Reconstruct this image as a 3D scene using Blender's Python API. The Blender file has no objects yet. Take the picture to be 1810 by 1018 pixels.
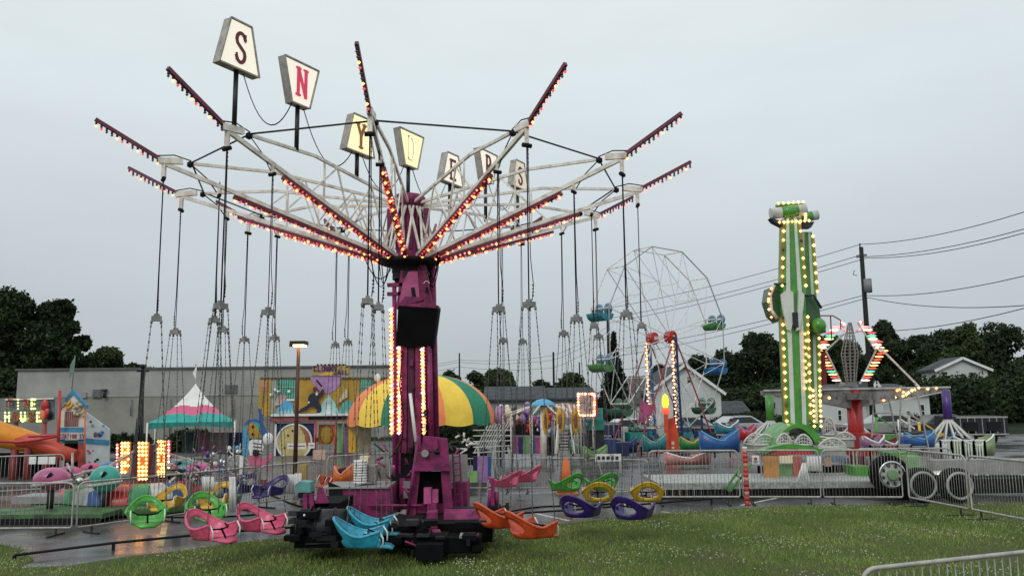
import bpy, math, random
import numpy as np
from mathutils import Vector, Matrix
random.seed(7); RNG = np.random.default_rng(7)
PI = math.pi
sc = bpy.context.scene
COL = sc.collection
R = math.radians
# ---------------------------------------------------------------- camera geometry
H = 2.4; F = 1451.0; PIT = 0.138; ROL = 0.0105
cp, sp = math.cos(PIT), math.sin(PIT); cr, sr = math.cos(ROL), math.sin(ROL)
def at(px, py, Y):
    """world point at distance Y (north of the camera) that is seen in the direction (px, py)"""
    a, b = px-905, 509-py
    x = (a*cr+b*sr)/F; v = (-a*sr+b*cr)/F
    wy = cp-sp*v; wz = sp+cp*v
    k = Y/wy
    return Vector((x*k, Y, H+wz*k))
def G(px, py):
    a, b = px-905, 509-py
    x = (a*cr+b*sr)/F; v = (-a*sr+b*cr)/F
    wy = cp-sp*v; wz = sp+cp*v
    k = -H/wz
    return Vector((x*k, wy*k, 0))
# ---------------------------------------------------------------- materials
MATS = {}
def M(name, col, rough=.5, metal=0, var=.18, scale=3., bump=0., emit=0, ecol=None, spec=.5, dirt=None, coat=0, alpha=1, trans=0):
    if name in MATS: return MATS[name]
    m = bpy.data.materials.new(name); m.use_nodes = True; nt = m.node_tree
    b = nt.nodes['Principled BSDF']; c4 = (*col, 1)
    b.inputs['Roughness'].default_value = rough; b.inputs['Metallic'].default_value = metal
    b.inputs['Specular IOR Level'].default_value = spec
    if coat: b.inputs['Coat Weight'].default_value = coat; b.inputs['Coat Roughness'].default_value = .12
    b.inputs['Base Color'].default_value = c4
    if trans: b.inputs['Transmission Weight'].default_value = trans
    if alpha < 1: b.inputs['Alpha'].default_value = alpha
    if var:
        tc = nt.nodes.new('ShaderNodeTexCoord'); n = nt.nodes.new('ShaderNodeTexNoise')
        n.inputs['Scale'].default_value = scale; n.inputs['Detail'].default_value = 7; n.inputs['Roughness'].default_value = .65
        nt.links.new(tc.outputs['Object'], n.inputs['Vector'])
        mx = nt.nodes.new('ShaderNodeMix'); mx.data_type = 'RGBA'
        d = dirt or tuple(x*(1-2.2*var) if x*(1-2.2*var) > 0 else x*.1 for x in col)
        mx.inputs['A'].default_value = (*d, 1); mx.inputs['B'].default_value = tuple(min(1, x*(1+.4*var)) for x in col)+(1,)
        rp = nt.nodes.new('ShaderNodeMapRange'); rp.inputs['From Min'].default_value = .32; rp.inputs['From Max'].default_value = .58
        nt.links.new(n.outputs['Fac'], rp.inputs['Value']); nt.links.new(rp.outputs['Result'], mx.inputs['Factor'])
        nt.links.new(mx.outputs['Result'], b.inputs['Base Color'])
        rr = nt.nodes.new('ShaderNodeMapRange'); rr.inputs['To Min'].default_value = min(1, rough+.2); rr.inputs['To Max'].default_value = max(.05, rough-.1)
        nt.links.new(n.outputs['Fac'], rr.inputs['Value']); nt.links.new(rr.outputs['Result'], b.inputs['Roughness'])
        if bump:
            n2 = nt.nodes.new('ShaderNodeTexNoise'); n2.inputs['Scale'].default_value = scale*9; n2.inputs['Detail'].default_value = 4
            nt.links.new(tc.outputs['Object'], n2.inputs['Vector'])
            bp = nt.nodes.new('ShaderNodeBump'); bp.inputs['Strength'].default_value = bump; bp.inputs['Distance'].default_value = .02
            nt.links.new(n2.outputs['Fac'], bp.inputs['Height']); nt.links.new(bp.outputs['Normal'], b.inputs['Normal'])
    if emit:
        b.inputs['Emission Color'].default_value = (*(ecol or col), 1); b.inputs['Emission Strength'].default_value = emit
    MATS[name] = m
    return m
MAG = M('magenta_paint', (.245, .016, .105), .55, var=.3, scale=5, bump=.15, dirt=(.075, .008, .035))
MAGL = M('light_magenta_paint', (.50, .09, .25), .4, var=.2)
WHT = M('white_truss_paint', (.82, .76, .69), .45, var=.18, scale=5, dirt=(.5, .41, .35))
WHI = M('clean_white', (.8, .79, .77), .5, var=.08)
BLK = M('black_rubber', (.004, .004, .005), .85, var=.1, spec=.15)
BLKM = M('black_metal', (.008, .007, .009), .6, var=.1, spec=.25)
DRK = M('dark_steel', (.05, .05, .055), .5, metal=.6)
GALV = M('galvanised_steel', (.43, .41, .375), .42, metal=.25, var=.15, scale=8)
CHAIN = M('chain_steel', (.11, .105, .10), .5, metal=.4)
RED = M('red_paint', (.50, .02, .02), .35, var=.15, coat=.3)
ORG = M('orange_paint', (.75, .16, .025), .4, var=.12)
YEL = M('yellow_paint', (.78, .45, .03), .45, var=.12)
OCH = M('ochre_panel', (.47, .26, .03), .6, var=.2, scale=1.4, dirt=(.3, .2, .03))
GRN = M('green_paint', (.075, .30, .04), .35, var=.15, coat=.3)
LGRN = M('pale_green_paint', (.22, .42, .19), .5, var=.15)
TEAL = M('teal_canvas', (.03, .38, .33), .6, var=.1)
PINK = M('pink_canvas', (.68, .13, .25), .6, var=.06)
BLU = M('blue_paint', (.03, .12, .38), .35, var=.15, coat=.3)
LBLU = M('light_blue_paint', (.10, .38, .62), .4, var=.1)
NAVY = M('navy_panel', (.012, .018, .09), .5, var=.15)
PUR = M('purple_paint', (.07, .025, .20), .35, var=.15, coat=.2)
LILAC = M('lilac_panel', (.42, .24, .47), .6, var=.12)
CREAM = M('cream_panel', (.72, .62, .42), .6, var=.12)
GREY = M('grey_panel', (.30, .29, .28), .6, var=.12)
DGLASS = M('dark_glass', (.01, .012, .015), .08, var=0)
CHROME = M('chrome', (.75, .75, .76), .15, metal=1, var=.1)
SKIN = M('painted_skin', (.55, .3, .2), .6, var=.1)
BULB = {
 'hot': M('bulb_amber_lit', (1, .45, .2), .3, var=0, emit=2.6, ecol=(1, .36, .10)),
 'warm': M('bulb_yellow_lit', (1, .7, .3), .3, var=0, emit=2.4, ecol=(1, .60, .20)),
 'white': M('bulb_white_lit', (1, .85, .7), .3, var=0, emit=1.7, ecol=(1, .78, .55)),
 'red': M('bulb_red_dim', (.8, .08, .06), .3, var=0, emit=.55, ecol=(1, .10, .09)),
 'pink': M('bulb_pink_lit', (1, .3, .3), .3, var=0, emit=1.2, ecol=(1, .30, .27)),
 'off': M('bulb_unlit', (.22, .06, .07), .12, var=0),
 'green': M('bulb_green_lit', (.1, .8, .5), .3, var=0, emit=.9, ecol=(.08, .9, .5)),
 'lemon': M('bulb_lemon_lit', (1, .95, .4), .3, var=0, emit=1.5, ecol=(1, .95, .30)),
}
# ---------------------------------------------------------------- mesh builder
class MB:
    def __init__(s): s.v = []; s.f = []; s.mi = []; s.sm = []; s.mats = []; s.cur = 0
    def m(s, mat):
        if mat not in s.mats: s.mats.append(mat)
        s.cur = s.mats.index(mat); return s
    def face(s, idx, smooth=False): s.f.append(idx); s.mi.append(s.cur); s.sm.append(smooth)
    def add(s, vs, fs, smooth=False):
        o = len(s.v); s.v += [tuple(v) for v in vs]
        for f in fs: s.face([o+i for i in f], smooth)
        return s
    def box(s, c, d, rot=None):
        hx, hy, hz = d[0]/2, d[1]/2, d[2]/2
        vs = [Vector((x, y, z)) for x in (-hx, hx) for y in (-hy, hy) for z in (-hz, hz)]
        if rot is not None:
            rm = rot if isinstance(rot, Matrix) else Matrix.Rotation(rot, 3, 'Z')
            vs = [rm @ v for v in vs]
        c = Vector(c); return s.add([c+v for v in vs], [(0, 1, 3, 2), (4, 6, 7, 5), (0, 4, 5, 1), (2, 3, 7, 6), (0, 2, 6, 4), (1, 5, 7, 3)])
    def bar(s, a, b, w, h=None, up=(0, 0, 1)):
        a, b = Vector(a), Vector(b); d = b-a; L = d.length
        if L < 1e-6: return s
        d.normalize(); u = Vector(up)
        if abs(d.dot(u)) > .99: u = Vector((0, 1, 0))
        x = d.cross(u).normalized(); z = x.cross(d)
        return s.box((a+b)/2, (w, L, h or w), Matrix((x, d, z)).transposed())
    def tube(s, pts, r, n=6, cap=True, closed=False):
        pts = [Vector(p) for p in pts]; N = len(pts)
        rs = r if isinstance(r, (list, tuple)) else [r]*N
        o = len(s.v); pu = None
        for i, p in enumerate(pts):
            if closed: t = pts[(i+1) % N]-pts[i-1]
            else: t = (pts[min(i+1, N-1)]-pts[max(i-1, 0)])
            t.normalize()
            if pu is None:
                u = Vector((0, 0, 1)) if abs(t.z) < .95 else Vector((1, 0, 0))
            else: u = pu
            u = (u-t*u.dot(t)).normalized(); pu = u; w = t.cross(u)
            for k in range(n):
                a = 2*PI*k/n; s.v.append(tuple(p+(u*math.cos(a)+w*math.sin(a))*rs[i]))
        M_ = N if closed else N-1
        for i in range(M_):
            for k in range(n):
                a = o+i*n+k; b = o+i*n+(k+1) % n; c = o+((i+1) % N)*n+(k+1) % n; d = o+((i+1) % N)*n+k
                s.face([a, b, c, d], n > 4)
        if cap and not closed:
            s.face([o+k for k in range(n)][::-1]); s.face([o+(N-1)*n+k for k in range(n)])
        return s
    def cyl(s, a, b, r, r2=None, n=12): return s.tube([a, b], [r, r if r2 is None else r2], n)
    def ball(s, c, r, n=8, sq=(1, 1, 1)):
        c = Vector(c); o = len(s.v); k = max(3, n//2)
        for i in range(k+1):
            a = PI*i/k
            for j in range(n):
                b = 2*PI*j/n; s.v.append((c.x+r*sq[0]*math.sin(a)*math.cos(b), c.y+r*sq[1]*math.sin(a)*math.sin(b), c.z+r*sq[2]*math.cos(a)))
        for i in range(k):
            for j in range(n): s.face([o+i*n+j, o+(i+1)*n+j, o+(i+1)*n+(j+1) % n, o+i*n+(j+1) % n], True)
        return s
    def octa(s, c, r):
        x, y, z = c
        return s.add([(x+r, y, z), (x-r, y, z), (x, y+r, z), (x, y-r, z), (x, y, z+r), (x, y, z-r)],
                     [(0, 2, 4), (2, 1, 4), (1, 3, 4), (3, 0, 4), (2, 0, 5), (1, 2, 5), (3, 1, 5), (0, 3, 5)], True)
    def lathe(s, prof, c, n=24, a0=0, a1=2*PI):
        c = Vector(c); o = len(s.v); full = abs(a1-a0-2*PI) < 1e-6; nn = n if full else n+1
        for r, z in prof:
            for j in range(nn):
                a = a0+(a1-a0)*j/n; s.v.append((c.x+r*math.cos(a), c.y+r*math.sin(a), c.z+z))
        for i in range(len(prof)-1):
            for j in range(n):
                q = (j+1) % nn
                s.face([o+i*nn+j, o+i*nn+q, o+(i+1)*nn+q, o+(i+1)*nn+j], True)
        return s
    def poly(s, pts, dvec):
        """prism: polygon pts (3D) extruded by dvec"""
        pts = [Vector(p) for p in pts]; d = Vector(dvec); n = len(pts)
        o = len(s.v); s.v += [tuple(p) for p in pts]+[tuple(p+d) for p in pts]
        s.face([o+i for i in range(n)]); s.face([o+n+i for i in range(n)][::-1])
        for i in range(n): s.face([o+i, o+n+i, o+n+(i+1) % n, o+(i+1) % n])
        return s
    def pp(s, pts, Y, dep=.05):
        """front facing slab whose outline is given by sight directions at distance Y"""
        return s.poly([at(x, y, Y) for x, y in pts], (0, dep, 0))
    def pr(s, x0, y0, x1, y1, Y, dep=.05):
        a = at((x0+x1)/2, y0, Y); b = at((x0+x1)/2, y1, Y)
        l = at(x0, (y0+y1)/2, Y).x; r = at(x1, (y0+y1)/2, Y).x
        return s.box(((l+r)/2, Y+dep/2, (a.z+b.z)/2), (abs(r-l), dep, abs(a.z-b.z)))
    def build(s, name, parent=None, loc=None, mods=None):
        me = bpy.data.meshes.new(name)
        off = Vector(loc) if loc is not None else (wloc(parent) if parent else Vector((0, 0, 0)))
        me.from_pydata([tuple(Vector(v)-off) for v in s.v], [], s.f)
        for mt in s.mats: me.materials.append(mt)
        me.polygons.foreach_set('material_index', s.mi); me.polygons.foreach_set('use_smooth', s.sm); me.update()
        o = bpy.data.objects.new(name, me); COL.objects.link(o)
        if parent: o.parent = parent
        elif loc is not None: o.location = loc
        return o
def wloc(o):
    v = Vector((0, 0, 0))
    while o: v += o.location; o = o.parent
    return v
def tag(o, label=None, cat=None, group=None, kind=None):
    if label: o['label'] = label
    if cat: o['category'] = cat
    if group: o['group'] = group
    if kind: o['kind'] = kind
    return o
def thing(name, label, cat, loc=(0, 0, 0), group=None, rz=0):
    o = bpy.data.objects.new(name, None); COL.objects.link(o); o.location = loc; o.rotation_euler.z = rz
    o.empty_display_size = .2
    return tag(o, label, cat, group)
def one(mb, name, label, cat, loc, group=None): return tag(mb.build(name, loc=loc), label, cat, group)
def struct(mb, name, kind='structure'): return tag(mb.build(name), kind=kind)
def copy_tree(o, parent=None):
    c = o.copy(); COL.objects.link(c)
    if parent is not None: c.parent = parent
    for ch in list(o.children): copy_tree(ch, c)
    return c
def bulbs(mb, pts, r, pal):
    for p in pts: mb.m(BULB[random.choice(pal)]); mb.octa(p, r*random.uniform(.85, 1.15))
def lerp(a, b, t): return Vector(a)*(1-t)+Vector(b)*t
def row(a, b, n): return [lerp(a, b, i/(n-1)) for i in range(n)]
# letters drawn as strokes on a 0..1 x 0..1 cell
def arc(cx, cy, rx, ry, a0, a1, n=10): return [(cx+rx*math.cos(R(a0+(a1-a0)*i/n)), cy+ry*math.sin(R(a0+(a1-a0)*i/n))) for i in range(n+1)]
GL = {
 'S': [arc(.5, .74, .34, .24, 20, 180, 9)+[(.16, .74), (.22, .62), (.5, .5), (.78, .38), (.84, .26)]+arc(.5, .25, .34, .25, 0, -160, 9)],
 'N': [[(.15, 0), (.15, 1)], [(.15, 1), (.85, 0)], [(.85, 0), (.85, 1)]],
 'Y': [[(.5, 0), (.5, .5)], [(.5, .5), (.1, 1)], [(.5, .5), (.9, 1)]],
 'D': [[(.2, 0), (.2, 1)], [(.2, 1), (.5, 1)]+arc(.5, .5, .34, .5, 90, -90, 10)+[(.2, 0)]],
 'E': [[(.2, 0), (.2, 1)], [(.2, 1), (.85, 1)], [(.2, .5), (.7, .5)], [(.2, 0), (.85, 0)]],
 'R': [[(.2, 0), (.2, 1)], [(.2, 1), (.5, 1)]+arc(.5, .75, .33, .25, 90, -90, 8)+[(.2, .5)], [(.5, .5), (.87, 0)]],
 'F': [[(.2, 0), (.2, 1)], [(.2, 1), (.85, 1)], [(.2, .5), (.7, .5)]],
 'I': [[(.5, 0), (.5, 1)]],
 'H': [[(.15, 0), (.15, 1)], [(.85, 0), (.85, 1)], [(.15, .5), (.85, .5)]],
 'O': [arc(.5, .5, .36, .5, 0, 360, 16)],
 'U': [[(.15, 1), (.15, .35)]+arc(.5, .35, .35, .35, 180, 360, 8)+[(.85, 1)]],
 'C': [arc(.52, .5, .38, .5, 45, 315, 12)],
 'L': [[(.2, 1), (.2, 0)], [(.2, 0), (.85, 0)]],
 'W': [[(0, 1), (.25, 0)], [(.25, 0), (.5, .8)], [(.5, .8), (.75, 0)], [(.75, 0), (1, 1)]],
 'J': [[(.7, 1), (.7, .3)]+arc(.42, .3, .28, .3, 0, -170, 8)],
 'A': [[(.05, 0), (.5, 1)], [(.5, 1), (.95, 0)], [(.22, .36), (.78, .36)]],
 'T': [[(.5, 0), (.5, 1)], [(.05, 1), (.95, 1)]],
 'K': [[(.18, 0), (.18, 1)], [(.18, .45), (.85, 1)], [(.4, .6), (.88, 0)]],
 'M': [[(.1, 0), (.1, 1)], [(.1, 1), (.5, .3)], [(.5, .3), (.9, 1)], [(.9, 1), (.9, 0)]],
 '5': [[(.8, 1), (.25, 1), (.22, .58)]+arc(.47, .31, .34, .31, 125, -150, 10)],
 '2': [arc(.5, .7, .32, .3, 160, -20, 8)+[(.15, 0), (.88, 0)]],
}
SERIF = {'N': [(.15, 0), (.15, 1), (.85, 1)], 'Y': [(.5, 0), (.12, 1), (.88, 1)], 'D': [(.2, 0), (.2, 1)], 'E': [(.2, 0), (.2, 1)], 'R': [(.2, 0), (.2, 1), (.87, 0)]}
def letter(mb, ch, o, ux, uz, w, h, st, nrm, th=.012, serif=False):
    """o = lower left corner; ux, uz unit axes; nrm = direction the raised letter faces"""
    o, ux, uz, nrm = Vector(o), Vector(ux), Vector(uz), Vector(nrm)
    def P(p): return o+ux*(p[0]*w)+uz*(p[1]*h)
    for k, st_ in enumerate(GL[ch]):
        off = nrm*(k*.0015)
        P3 = [P(p) for p in st_]; n = len(P3)
        L, Rr = [], []
        for i, p in enumerate(P3):
            d = P3[min(i+1, n-1)]-P3[max(i-1, 0)]; d.normalize(); s_ = d.cross(nrm).normalized()*(st/2)
            e = d*(st*.42) if i == n-1 else (d*(-st*.42) if i == 0 else Vector((0, 0, 0)))
            L.append(p+s_+e+off); Rr.append(p-s_+e+off)
        for i in range(n-1): mb.poly([L[i], L[i+1], Rr[i+1], Rr[i]], nrm*th)
    if serif:
        for p in SERIF.get(ch, []):
            c = P(p); mb.poly([c-ux*st*1.05-uz*st*.3+nrm*.006, c+ux*st*1.05-uz*st*.3+nrm*.006, c+ux*st*1.05+uz*st*.3+nrm*.006, c-ux*st*1.05+uz*st*.3+nrm*.006], nrm*th)
        if ch == 'S':
            for p, q in (((.83, .72), (.83, .98)), ((.17, .02), (.17, .28))):
                mb.poly([P(p)-ux*st*.3+nrm*.006, P(p)+ux*st*.3+nrm*.006, P(q)+ux*st*.3+nrm*.006, P(q)-ux*st*.3+nrm*.006], nrm*th)
def word(mb, txt, o, w, h, st, gap=.25, ux=(1, 0, 0), uz=(0, 0, 1), nrm=(0, -1, 0), th=.01):
    for i, ch in enumerate(txt):
        if ch != ' ': letter(mb, ch, Vector(o)+Vector(ux)*(i*w*(1+gap)), ux, uz, w, h, st, nrm, th)
def wpx(mb, txt, x0, y0, x1, y1, Y, st=.18, gap=.25):
    a = at(x0, y1, Y); b = at(x1, y1, Y); t = at(x0, y0, Y)
    n = len(txt); w = (b.x-a.x)/(n+gap*(n-1)); word(mb, txt, a, w, t.z-a.z, w*st*1.4, gap)
# ================================================================ world, sun, camera
w = bpy.data.worlds.new('World'); sc.world = w; w.use_nodes = True; nt = w.node_tree
bg = nt.nodes['Background']
SUN_EL, SUN_AZ = R(38), R(200)
sky = nt.nodes.new('ShaderNodeTexSky'); sky.sky_type = 'NISHITA'; sky.sun_disc = False
sky.sun_elevation = SUN_EL; sky.sun_rotation = SUN_AZ
tc = nt.nodes.new('ShaderNodeTexCoord'); sx = nt.nodes.new('ShaderNodeSeparateXYZ'); nt.links.new(tc.outputs['Generated'], sx.inputs[0])
rp = nt.nodes.new('ShaderNodeValToRGB'); el = rp.color_ramp.elements
el[0].position = 0.0; el[0].color = (.30, .335, .355, 1)
el[1].position = 1.0; el[1].color = (.60, .66, .665, 1)
for p, c in ((.09, (.36, .398, .42)), (.22, (.45, .495, .512)), (.36, (.53, .585, .598)), (.50, (.59, .645, .652))):
    e = el.new(p); e.color = (*c, 1)
nt.links.new(sx.outputs['Z'], rp.inputs['Fac'])
nz = nt.nodes.new('ShaderNodeTexNoise'); nz.inputs['Scale'].default_value = 2.2; nz.inputs['Detail'].default_value = 5
mp = nt.nodes.new('ShaderNodeMapping'); mp.inputs['Scale'].default_value = (1, 1, 3.5)
nt.links.new(tc.outputs['Generated'], mp.inputs[0]); nt.links.new(mp.outputs[0], nz.inputs['Vector'])
mr = nt.nodes.new('ShaderNodeMapRange'); mr.inputs['To Min'].default_value = .86; mr.inputs['To Max'].default_value = 1.15
nt.links.new(nz.outputs['Fac'], mr.inputs['Value'])
ml = nt.nodes.new('ShaderNodeMix'); ml.data_type = 'RGBA'; ml.blend_type = 'MULTIPLY'; ml.inputs['Factor'].default_value = 1
nt.links.new(rp.outputs['Color'], ml.inputs['A']); nt.links.new(mr.outputs['Result'], ml.inputs['B'])
sk = nt.nodes.new('ShaderNodeMix'); sk.data_type = 'RGBA'; sk.blend_type = 'MULTIPLY'; sk.inputs['Factor'].default_value = 1
nt.links.new(sky.outputs['Color'], sk.inputs['A']); sk.inputs['B'].default_value = (.08, .08, .08, 1)
mx = nt.nodes.new('ShaderNodeMix'); mx.data_type = 'RGBA'; mx.inputs['Factor'].default_value = .93
nt.links.new(sk.outputs['Result'], mx.inputs['A']); nt.links.new(ml.outputs['Result'], mx.inputs['B'])
nt.links.new(mx.outputs['Result'], bg.inputs['Color']); bg.inputs['Strength'].default_value = 1.0
sl = bpy.data.lights.new('sun', 'SUN'); sl.energy = .6; sl.angle = R(25); sl.color = (1, .97, .93)
so = bpy.data.objects.new('sun', sl); COL.objects.link(so)
so.rotation_euler = (R(90)-SUN_EL, 0, R(-25)); so.location = (0, -10, 30)
cd = bpy.data.cameras.new('camera'); cam = bpy.data.objects.new('camera', cd); COL.objects.link(cam); sc.camera = cam
cd.sensor_width = 36; cd.lens = F/1810*36; cd.clip_end = 2000; cd.clip_start = .1
u0 = Vector((0, -sp, cp)); ex = Vector((1, 0, 0)); fw = Vector((0, cp, sp))
rt = ex*cr-u0*sr; up = ex*sr+u0*cr
cam.matrix_world = Matrix(((rt.x, up.x, -fw.x, 0), (rt.y, up.y, -fw.y, 0), (rt.z, up.z, -fw.z, H), (0, 0, 0, 1)))
sc.view_settings.view_transform = 'Standard'; sc.view_settings.look = 'None'; sc.view_settings.exposure = .5; sc.view_settings.gamma = 1
sc.cycles.max_bounces = 6
# ================================================================ ground
def asphalt():
    m = bpy.data.materials.new('wet_asphalt'); m.use_nodes = True; nt = m.node_tree; b = nt.nodes['Principled BSDF']
    tc = nt.nodes.new('ShaderNodeTexCoord')
    n1 = nt.nodes.new('ShaderNodeTexNoise'); n1.inputs['Scale'].default_value = .35; n1.inputs['Detail'].default_value = 5
    n2 = nt.nodes.new('ShaderNodeTexNoise'); n2.inputs['Scale'].default_value = 60; n2.inputs['Detail'].default_value = 3
    n3 = nt.nodes.new('ShaderNodeTexNoise'); n3.inputs['Scale'].default_value = 2.5; n3.inputs['Detail'].default_value = 6
    for n in (n1, n2, n3): nt.links.new(tc.outputs['Object'], n.inputs['Vector'])
    cr_ = nt.nodes.new('ShaderNodeValToRGB'); cr_.color_ramp.elements[0].position = .35; cr_.color_ramp.elements[1].position = .68
    cr_.color_ramp.elements[0].color = (.07, .067, .071, 1); cr_.color_ramp.elements[1].color = (.125, .118, .115, 1)
    nt.links.new(n3.outputs['Fac'], cr_.inputs['Fac'])
    r = nt.nodes.new('ShaderNodeMapRange'); r.inputs['From Min'].default_value = .42; r.inputs['From Max'].default_value = .6
    r.inputs['To Min'].default_value = .12; r.inputs['To Max'].default_value = .42
    nt.links.new(n1.outputs['Fac'], r.inputs['Value']); nt.links.new(r.outputs['Result'], b.inputs['Roughness'])
    nt.links.new(cr_.outputs['Color'], b.inputs['Base Color'])
    bp = nt.nodes.new('ShaderNodeBump'); bp.inputs['Strength'].default_value = .25; bp.inputs['Distance'].default_value = .004
    nt.links.new(n2.outputs['Fac'], bp.inputs['Height'])
    bp2 = nt.nodes.new('ShaderNodeBump'); bp2.inputs['Strength'].default_value = .05; bp2.inputs['Distance'].default_value = .02
    nt.links.new(n3.outputs['Fac'], bp2.inputs['Height']); nt.links.new(bp.outputs['Normal'], bp2.inputs['Normal'])
    nt.links.new(bp2.outputs['Normal'], b.inputs['Normal'])
    return m
ASP = asphalt()
mb = MB().m(ASP); mb.add([(-900, -40, 0), (900, -40, 0), (900, 1500, 0), (-900, 1500, 0)], [(0, 1, 2, 3)]); struct(mb, 'pavement')
EDGE = [(-260, 1010), (-60, 975), (0, 962), (40, 972), (60, 990), (30, 1004), (120, 1000), (230, 983), (330, 972), (430, 958), (520, 949), (640, 940), (760, 935), (900, 930), (1000, 925), (1080, 917), (1170, 908), (1300, 899), (1420, 894), (1600, 893), (1810, 889), (2100, 884)]
epts = [G(x, y) for x, y in EDGE]
LAWN = M('lawn_soil', (.055, .075, .02), .9, var=.3, scale=1.1, bump=.5, dirt=(.085, .075, .035), spec=.2)
mb = MB().m(LAWN)
o = [(-30, -30, .02), (40, -30, .02)]
mb.poly([Vector((p.x, p.y, .008)) for p in epts]+[Vector((60, 25, .008)), Vector((60, -30, .008)), Vector((-30, -30, .008)), Vector((-30, epts[0].y, .008))], (0, 0, -.3))
struct(mb, 'lawn')
ex_ = np.array([p.x for p in epts]); ey_ = np.array([p.y for p in epts])
def edgeY(x):  # simple upper envelope of the lawn edge
    order = np.argsort(ex_); return np.interp(x, ex_[order], ey_[order])
# white and yellow parking lines
mb = MB().m(M('yellow_road_paint', (.62, .46, .22), .5, var=.3, scale=6))
for (a, b) in (((283, 966), (292, 925)),):
    A, B = G(*a), G(*b); mb.bar(A+Vector((0, 0, .004)), B+Vector((0, 0, .004)), .11, .004)
mb.build('parking_line')['kind'] = 'structure'
mb = MB().m(M('white_road_paint', (.6, .6, .58), .5, var=.3, scale=6))
for a, b in (((940, 906), (1005, 920)), ((860, 873), (1110, 868)), ((1170, 904), (1195, 908)), ((1310, 893), (1372, 880)), ((560, 878), (700, 872)), ((1140, 880), (1300, 876))):
    A, B = G(*a), G(*b); mb.bar(A+Vector((0, 0, .004)), B+Vector((0, 0, .004)), .09, .004)
mb.build('parking_line')['kind'] = 'structure'
mb = MB().m(M('far_field_dark', (.018, .028, .010), .95, var=.3, scale=.2, spec=.1)); mb.add([(-400, 54, .01), (400, 54, .01), (400, 900, .01), (-400, 900, .01)], [(0, 1, 2, 3)]); struct(mb, 'field')
# grass blades and clover
def blades(n, xr, yr, h, w, seed, keep):
    g = np.random.default_rng(seed)
    x = g.uniform(*xr, n); y = g.uniform(*yr, n); k = keep(x, y, g); x, y = x[k], y[k]; n = len(x)
    a = g.uniform(0, 2*PI, n); hh = h*g.uniform(.45, 1.25, n); ln = g.normal(0, .35, (n, 2))*hh[:, None]
    cx, cy = np.cos(a)*w, np.sin(a)*w
    v = np.zeros((n, 3, 3)); v[:, 0] = np.stack([x-cx, y-cy, x*0], 1); v[:, 1] = np.stack([x+cx, y+cy, x*0], 1)
    v[:, 2] = np.stack([x+ln[:, 0], y+ln[:, 1], hh], 1); return v.reshape(-1, 3), n
def tri_mesh(name, v, mat, nv=3):
    n = len(v)//nv; me = bpy.data.meshes.new(name); me.vertices.add(len(v)); me.vertices.foreach_set('co', v.ravel().astype(np.float32))
    me.loops.add(len(v)); me.loops.foreach_set('vertex_index', np.arange(len(v), dtype=np.int32))
    me.polygons.add(n); me.polygons.foreach_set('loop_start', np.arange(0, len(v), nv, dtype=np.int32)); me.polygons.foreach_set('loop_total', np.full(n, nv, dtype=np.int32))
    me.materials.append(mat); me.update(); me.validate()
    o = bpy.data.objects.new(name, me); COL.objects.link(o); return o
def leafmat(name, a, b, scale=1.2, rough=.7):
    m = bpy.data.materials.new(name); m.use_nodes = True; nt = m.node_tree; bs = nt.nodes['Principled BSDF']
    tc = nt.nodes.new('ShaderNodeTexCoord'); g = nt.nodes.new('ShaderNodeNewGeometry')
    n = nt.nodes.new('ShaderNodeTexNoise'); n.inputs['Scale'].default_value = scale; n.inputs['Detail'].default_value = 4
    nt.links.new(tc.outputs['Object'], n.inputs['Vector'])
    ad = nt.nodes.new('ShaderNodeMath'); ad.operation = 'MULTIPLY_ADD'; ad.inputs[1].default_value = .5
    nt.links.new(g.outputs['Random Per Island'], ad.inputs[0])
    mr = nt.nodes.new('ShaderNodeMapRange'); mr.inputs['From Min'].default_value = .35; mr.inputs['From Max'].default_value = .65; mr.inputs['To Max'].default_value = .6
    nt.links.new(n.outputs['Fac'], mr.inputs['Value']); nt.links.new(mr.outputs['Result'], ad.inputs[2])
    mx = nt.nodes.new('ShaderNodeMix'); mx.data_type = 'RGBA'; mx.inputs['A'].default_value = (*a, 1); mx.inputs['B'].default_value = (*b, 1)
    nt.links.new(ad.outputs[0], mx.inputs['Factor']); nt.links.new(mx.outputs['Result'], bs.inputs['Base Color'])
    bs.inputs['Roughness'].default_value = rough; bs.inputs['Specular IOR Level'].default_value = .25
    return m
GRASSM = leafmat('grass_blade', (.055, .125, .016), (.30, .37, .095), .5)
def keep(x, y, g):
    d = edgeY(x)-y
    bare = np.sin(x*.9+1.3)*np.sin(y*.8+.5*x)+.5*np.sin(x*2.7-y*1.9)+.35*np.sin(x*6+y*5)
    return (g.uniform(.15, 1.7, len(x)) > bare) & (d > g.uniform(-.16, .22, len(x))) & (np.abs(x) < y*.72+.8) & (g.uniform(0, 1, len(x)) < np.clip(1.5-(y-8)/16, .45, 1))
v, n = blades(330000, (-10, 17), (6.2, 21), .055, .0075, 3, keep)
tag(tri_mesh('grass', v, GRASSM), kind='stuff', label='short damp grass growing across the lawn in front', cat='grass')
fl = np.random.default_rng(5); N = 26000
x = fl.uniform(-9, 17, N); y = fl.uniform(6.4, 20, N)
cl = np.sin(x*1.3+2)*np.sin(y*1.7+x*.6)+.6*np.sin(x*3.1+y*2.3)
k = (edgeY(x)-y > .1) & (cl+fl.normal(0, .40, N) > .55) & (np.abs(x) < y*.7+.5); x, y = x[k], y[k]; z = fl.uniform(.04, .085, len(x)); r_ = fl.uniform(.006, .014, len(x))
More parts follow.
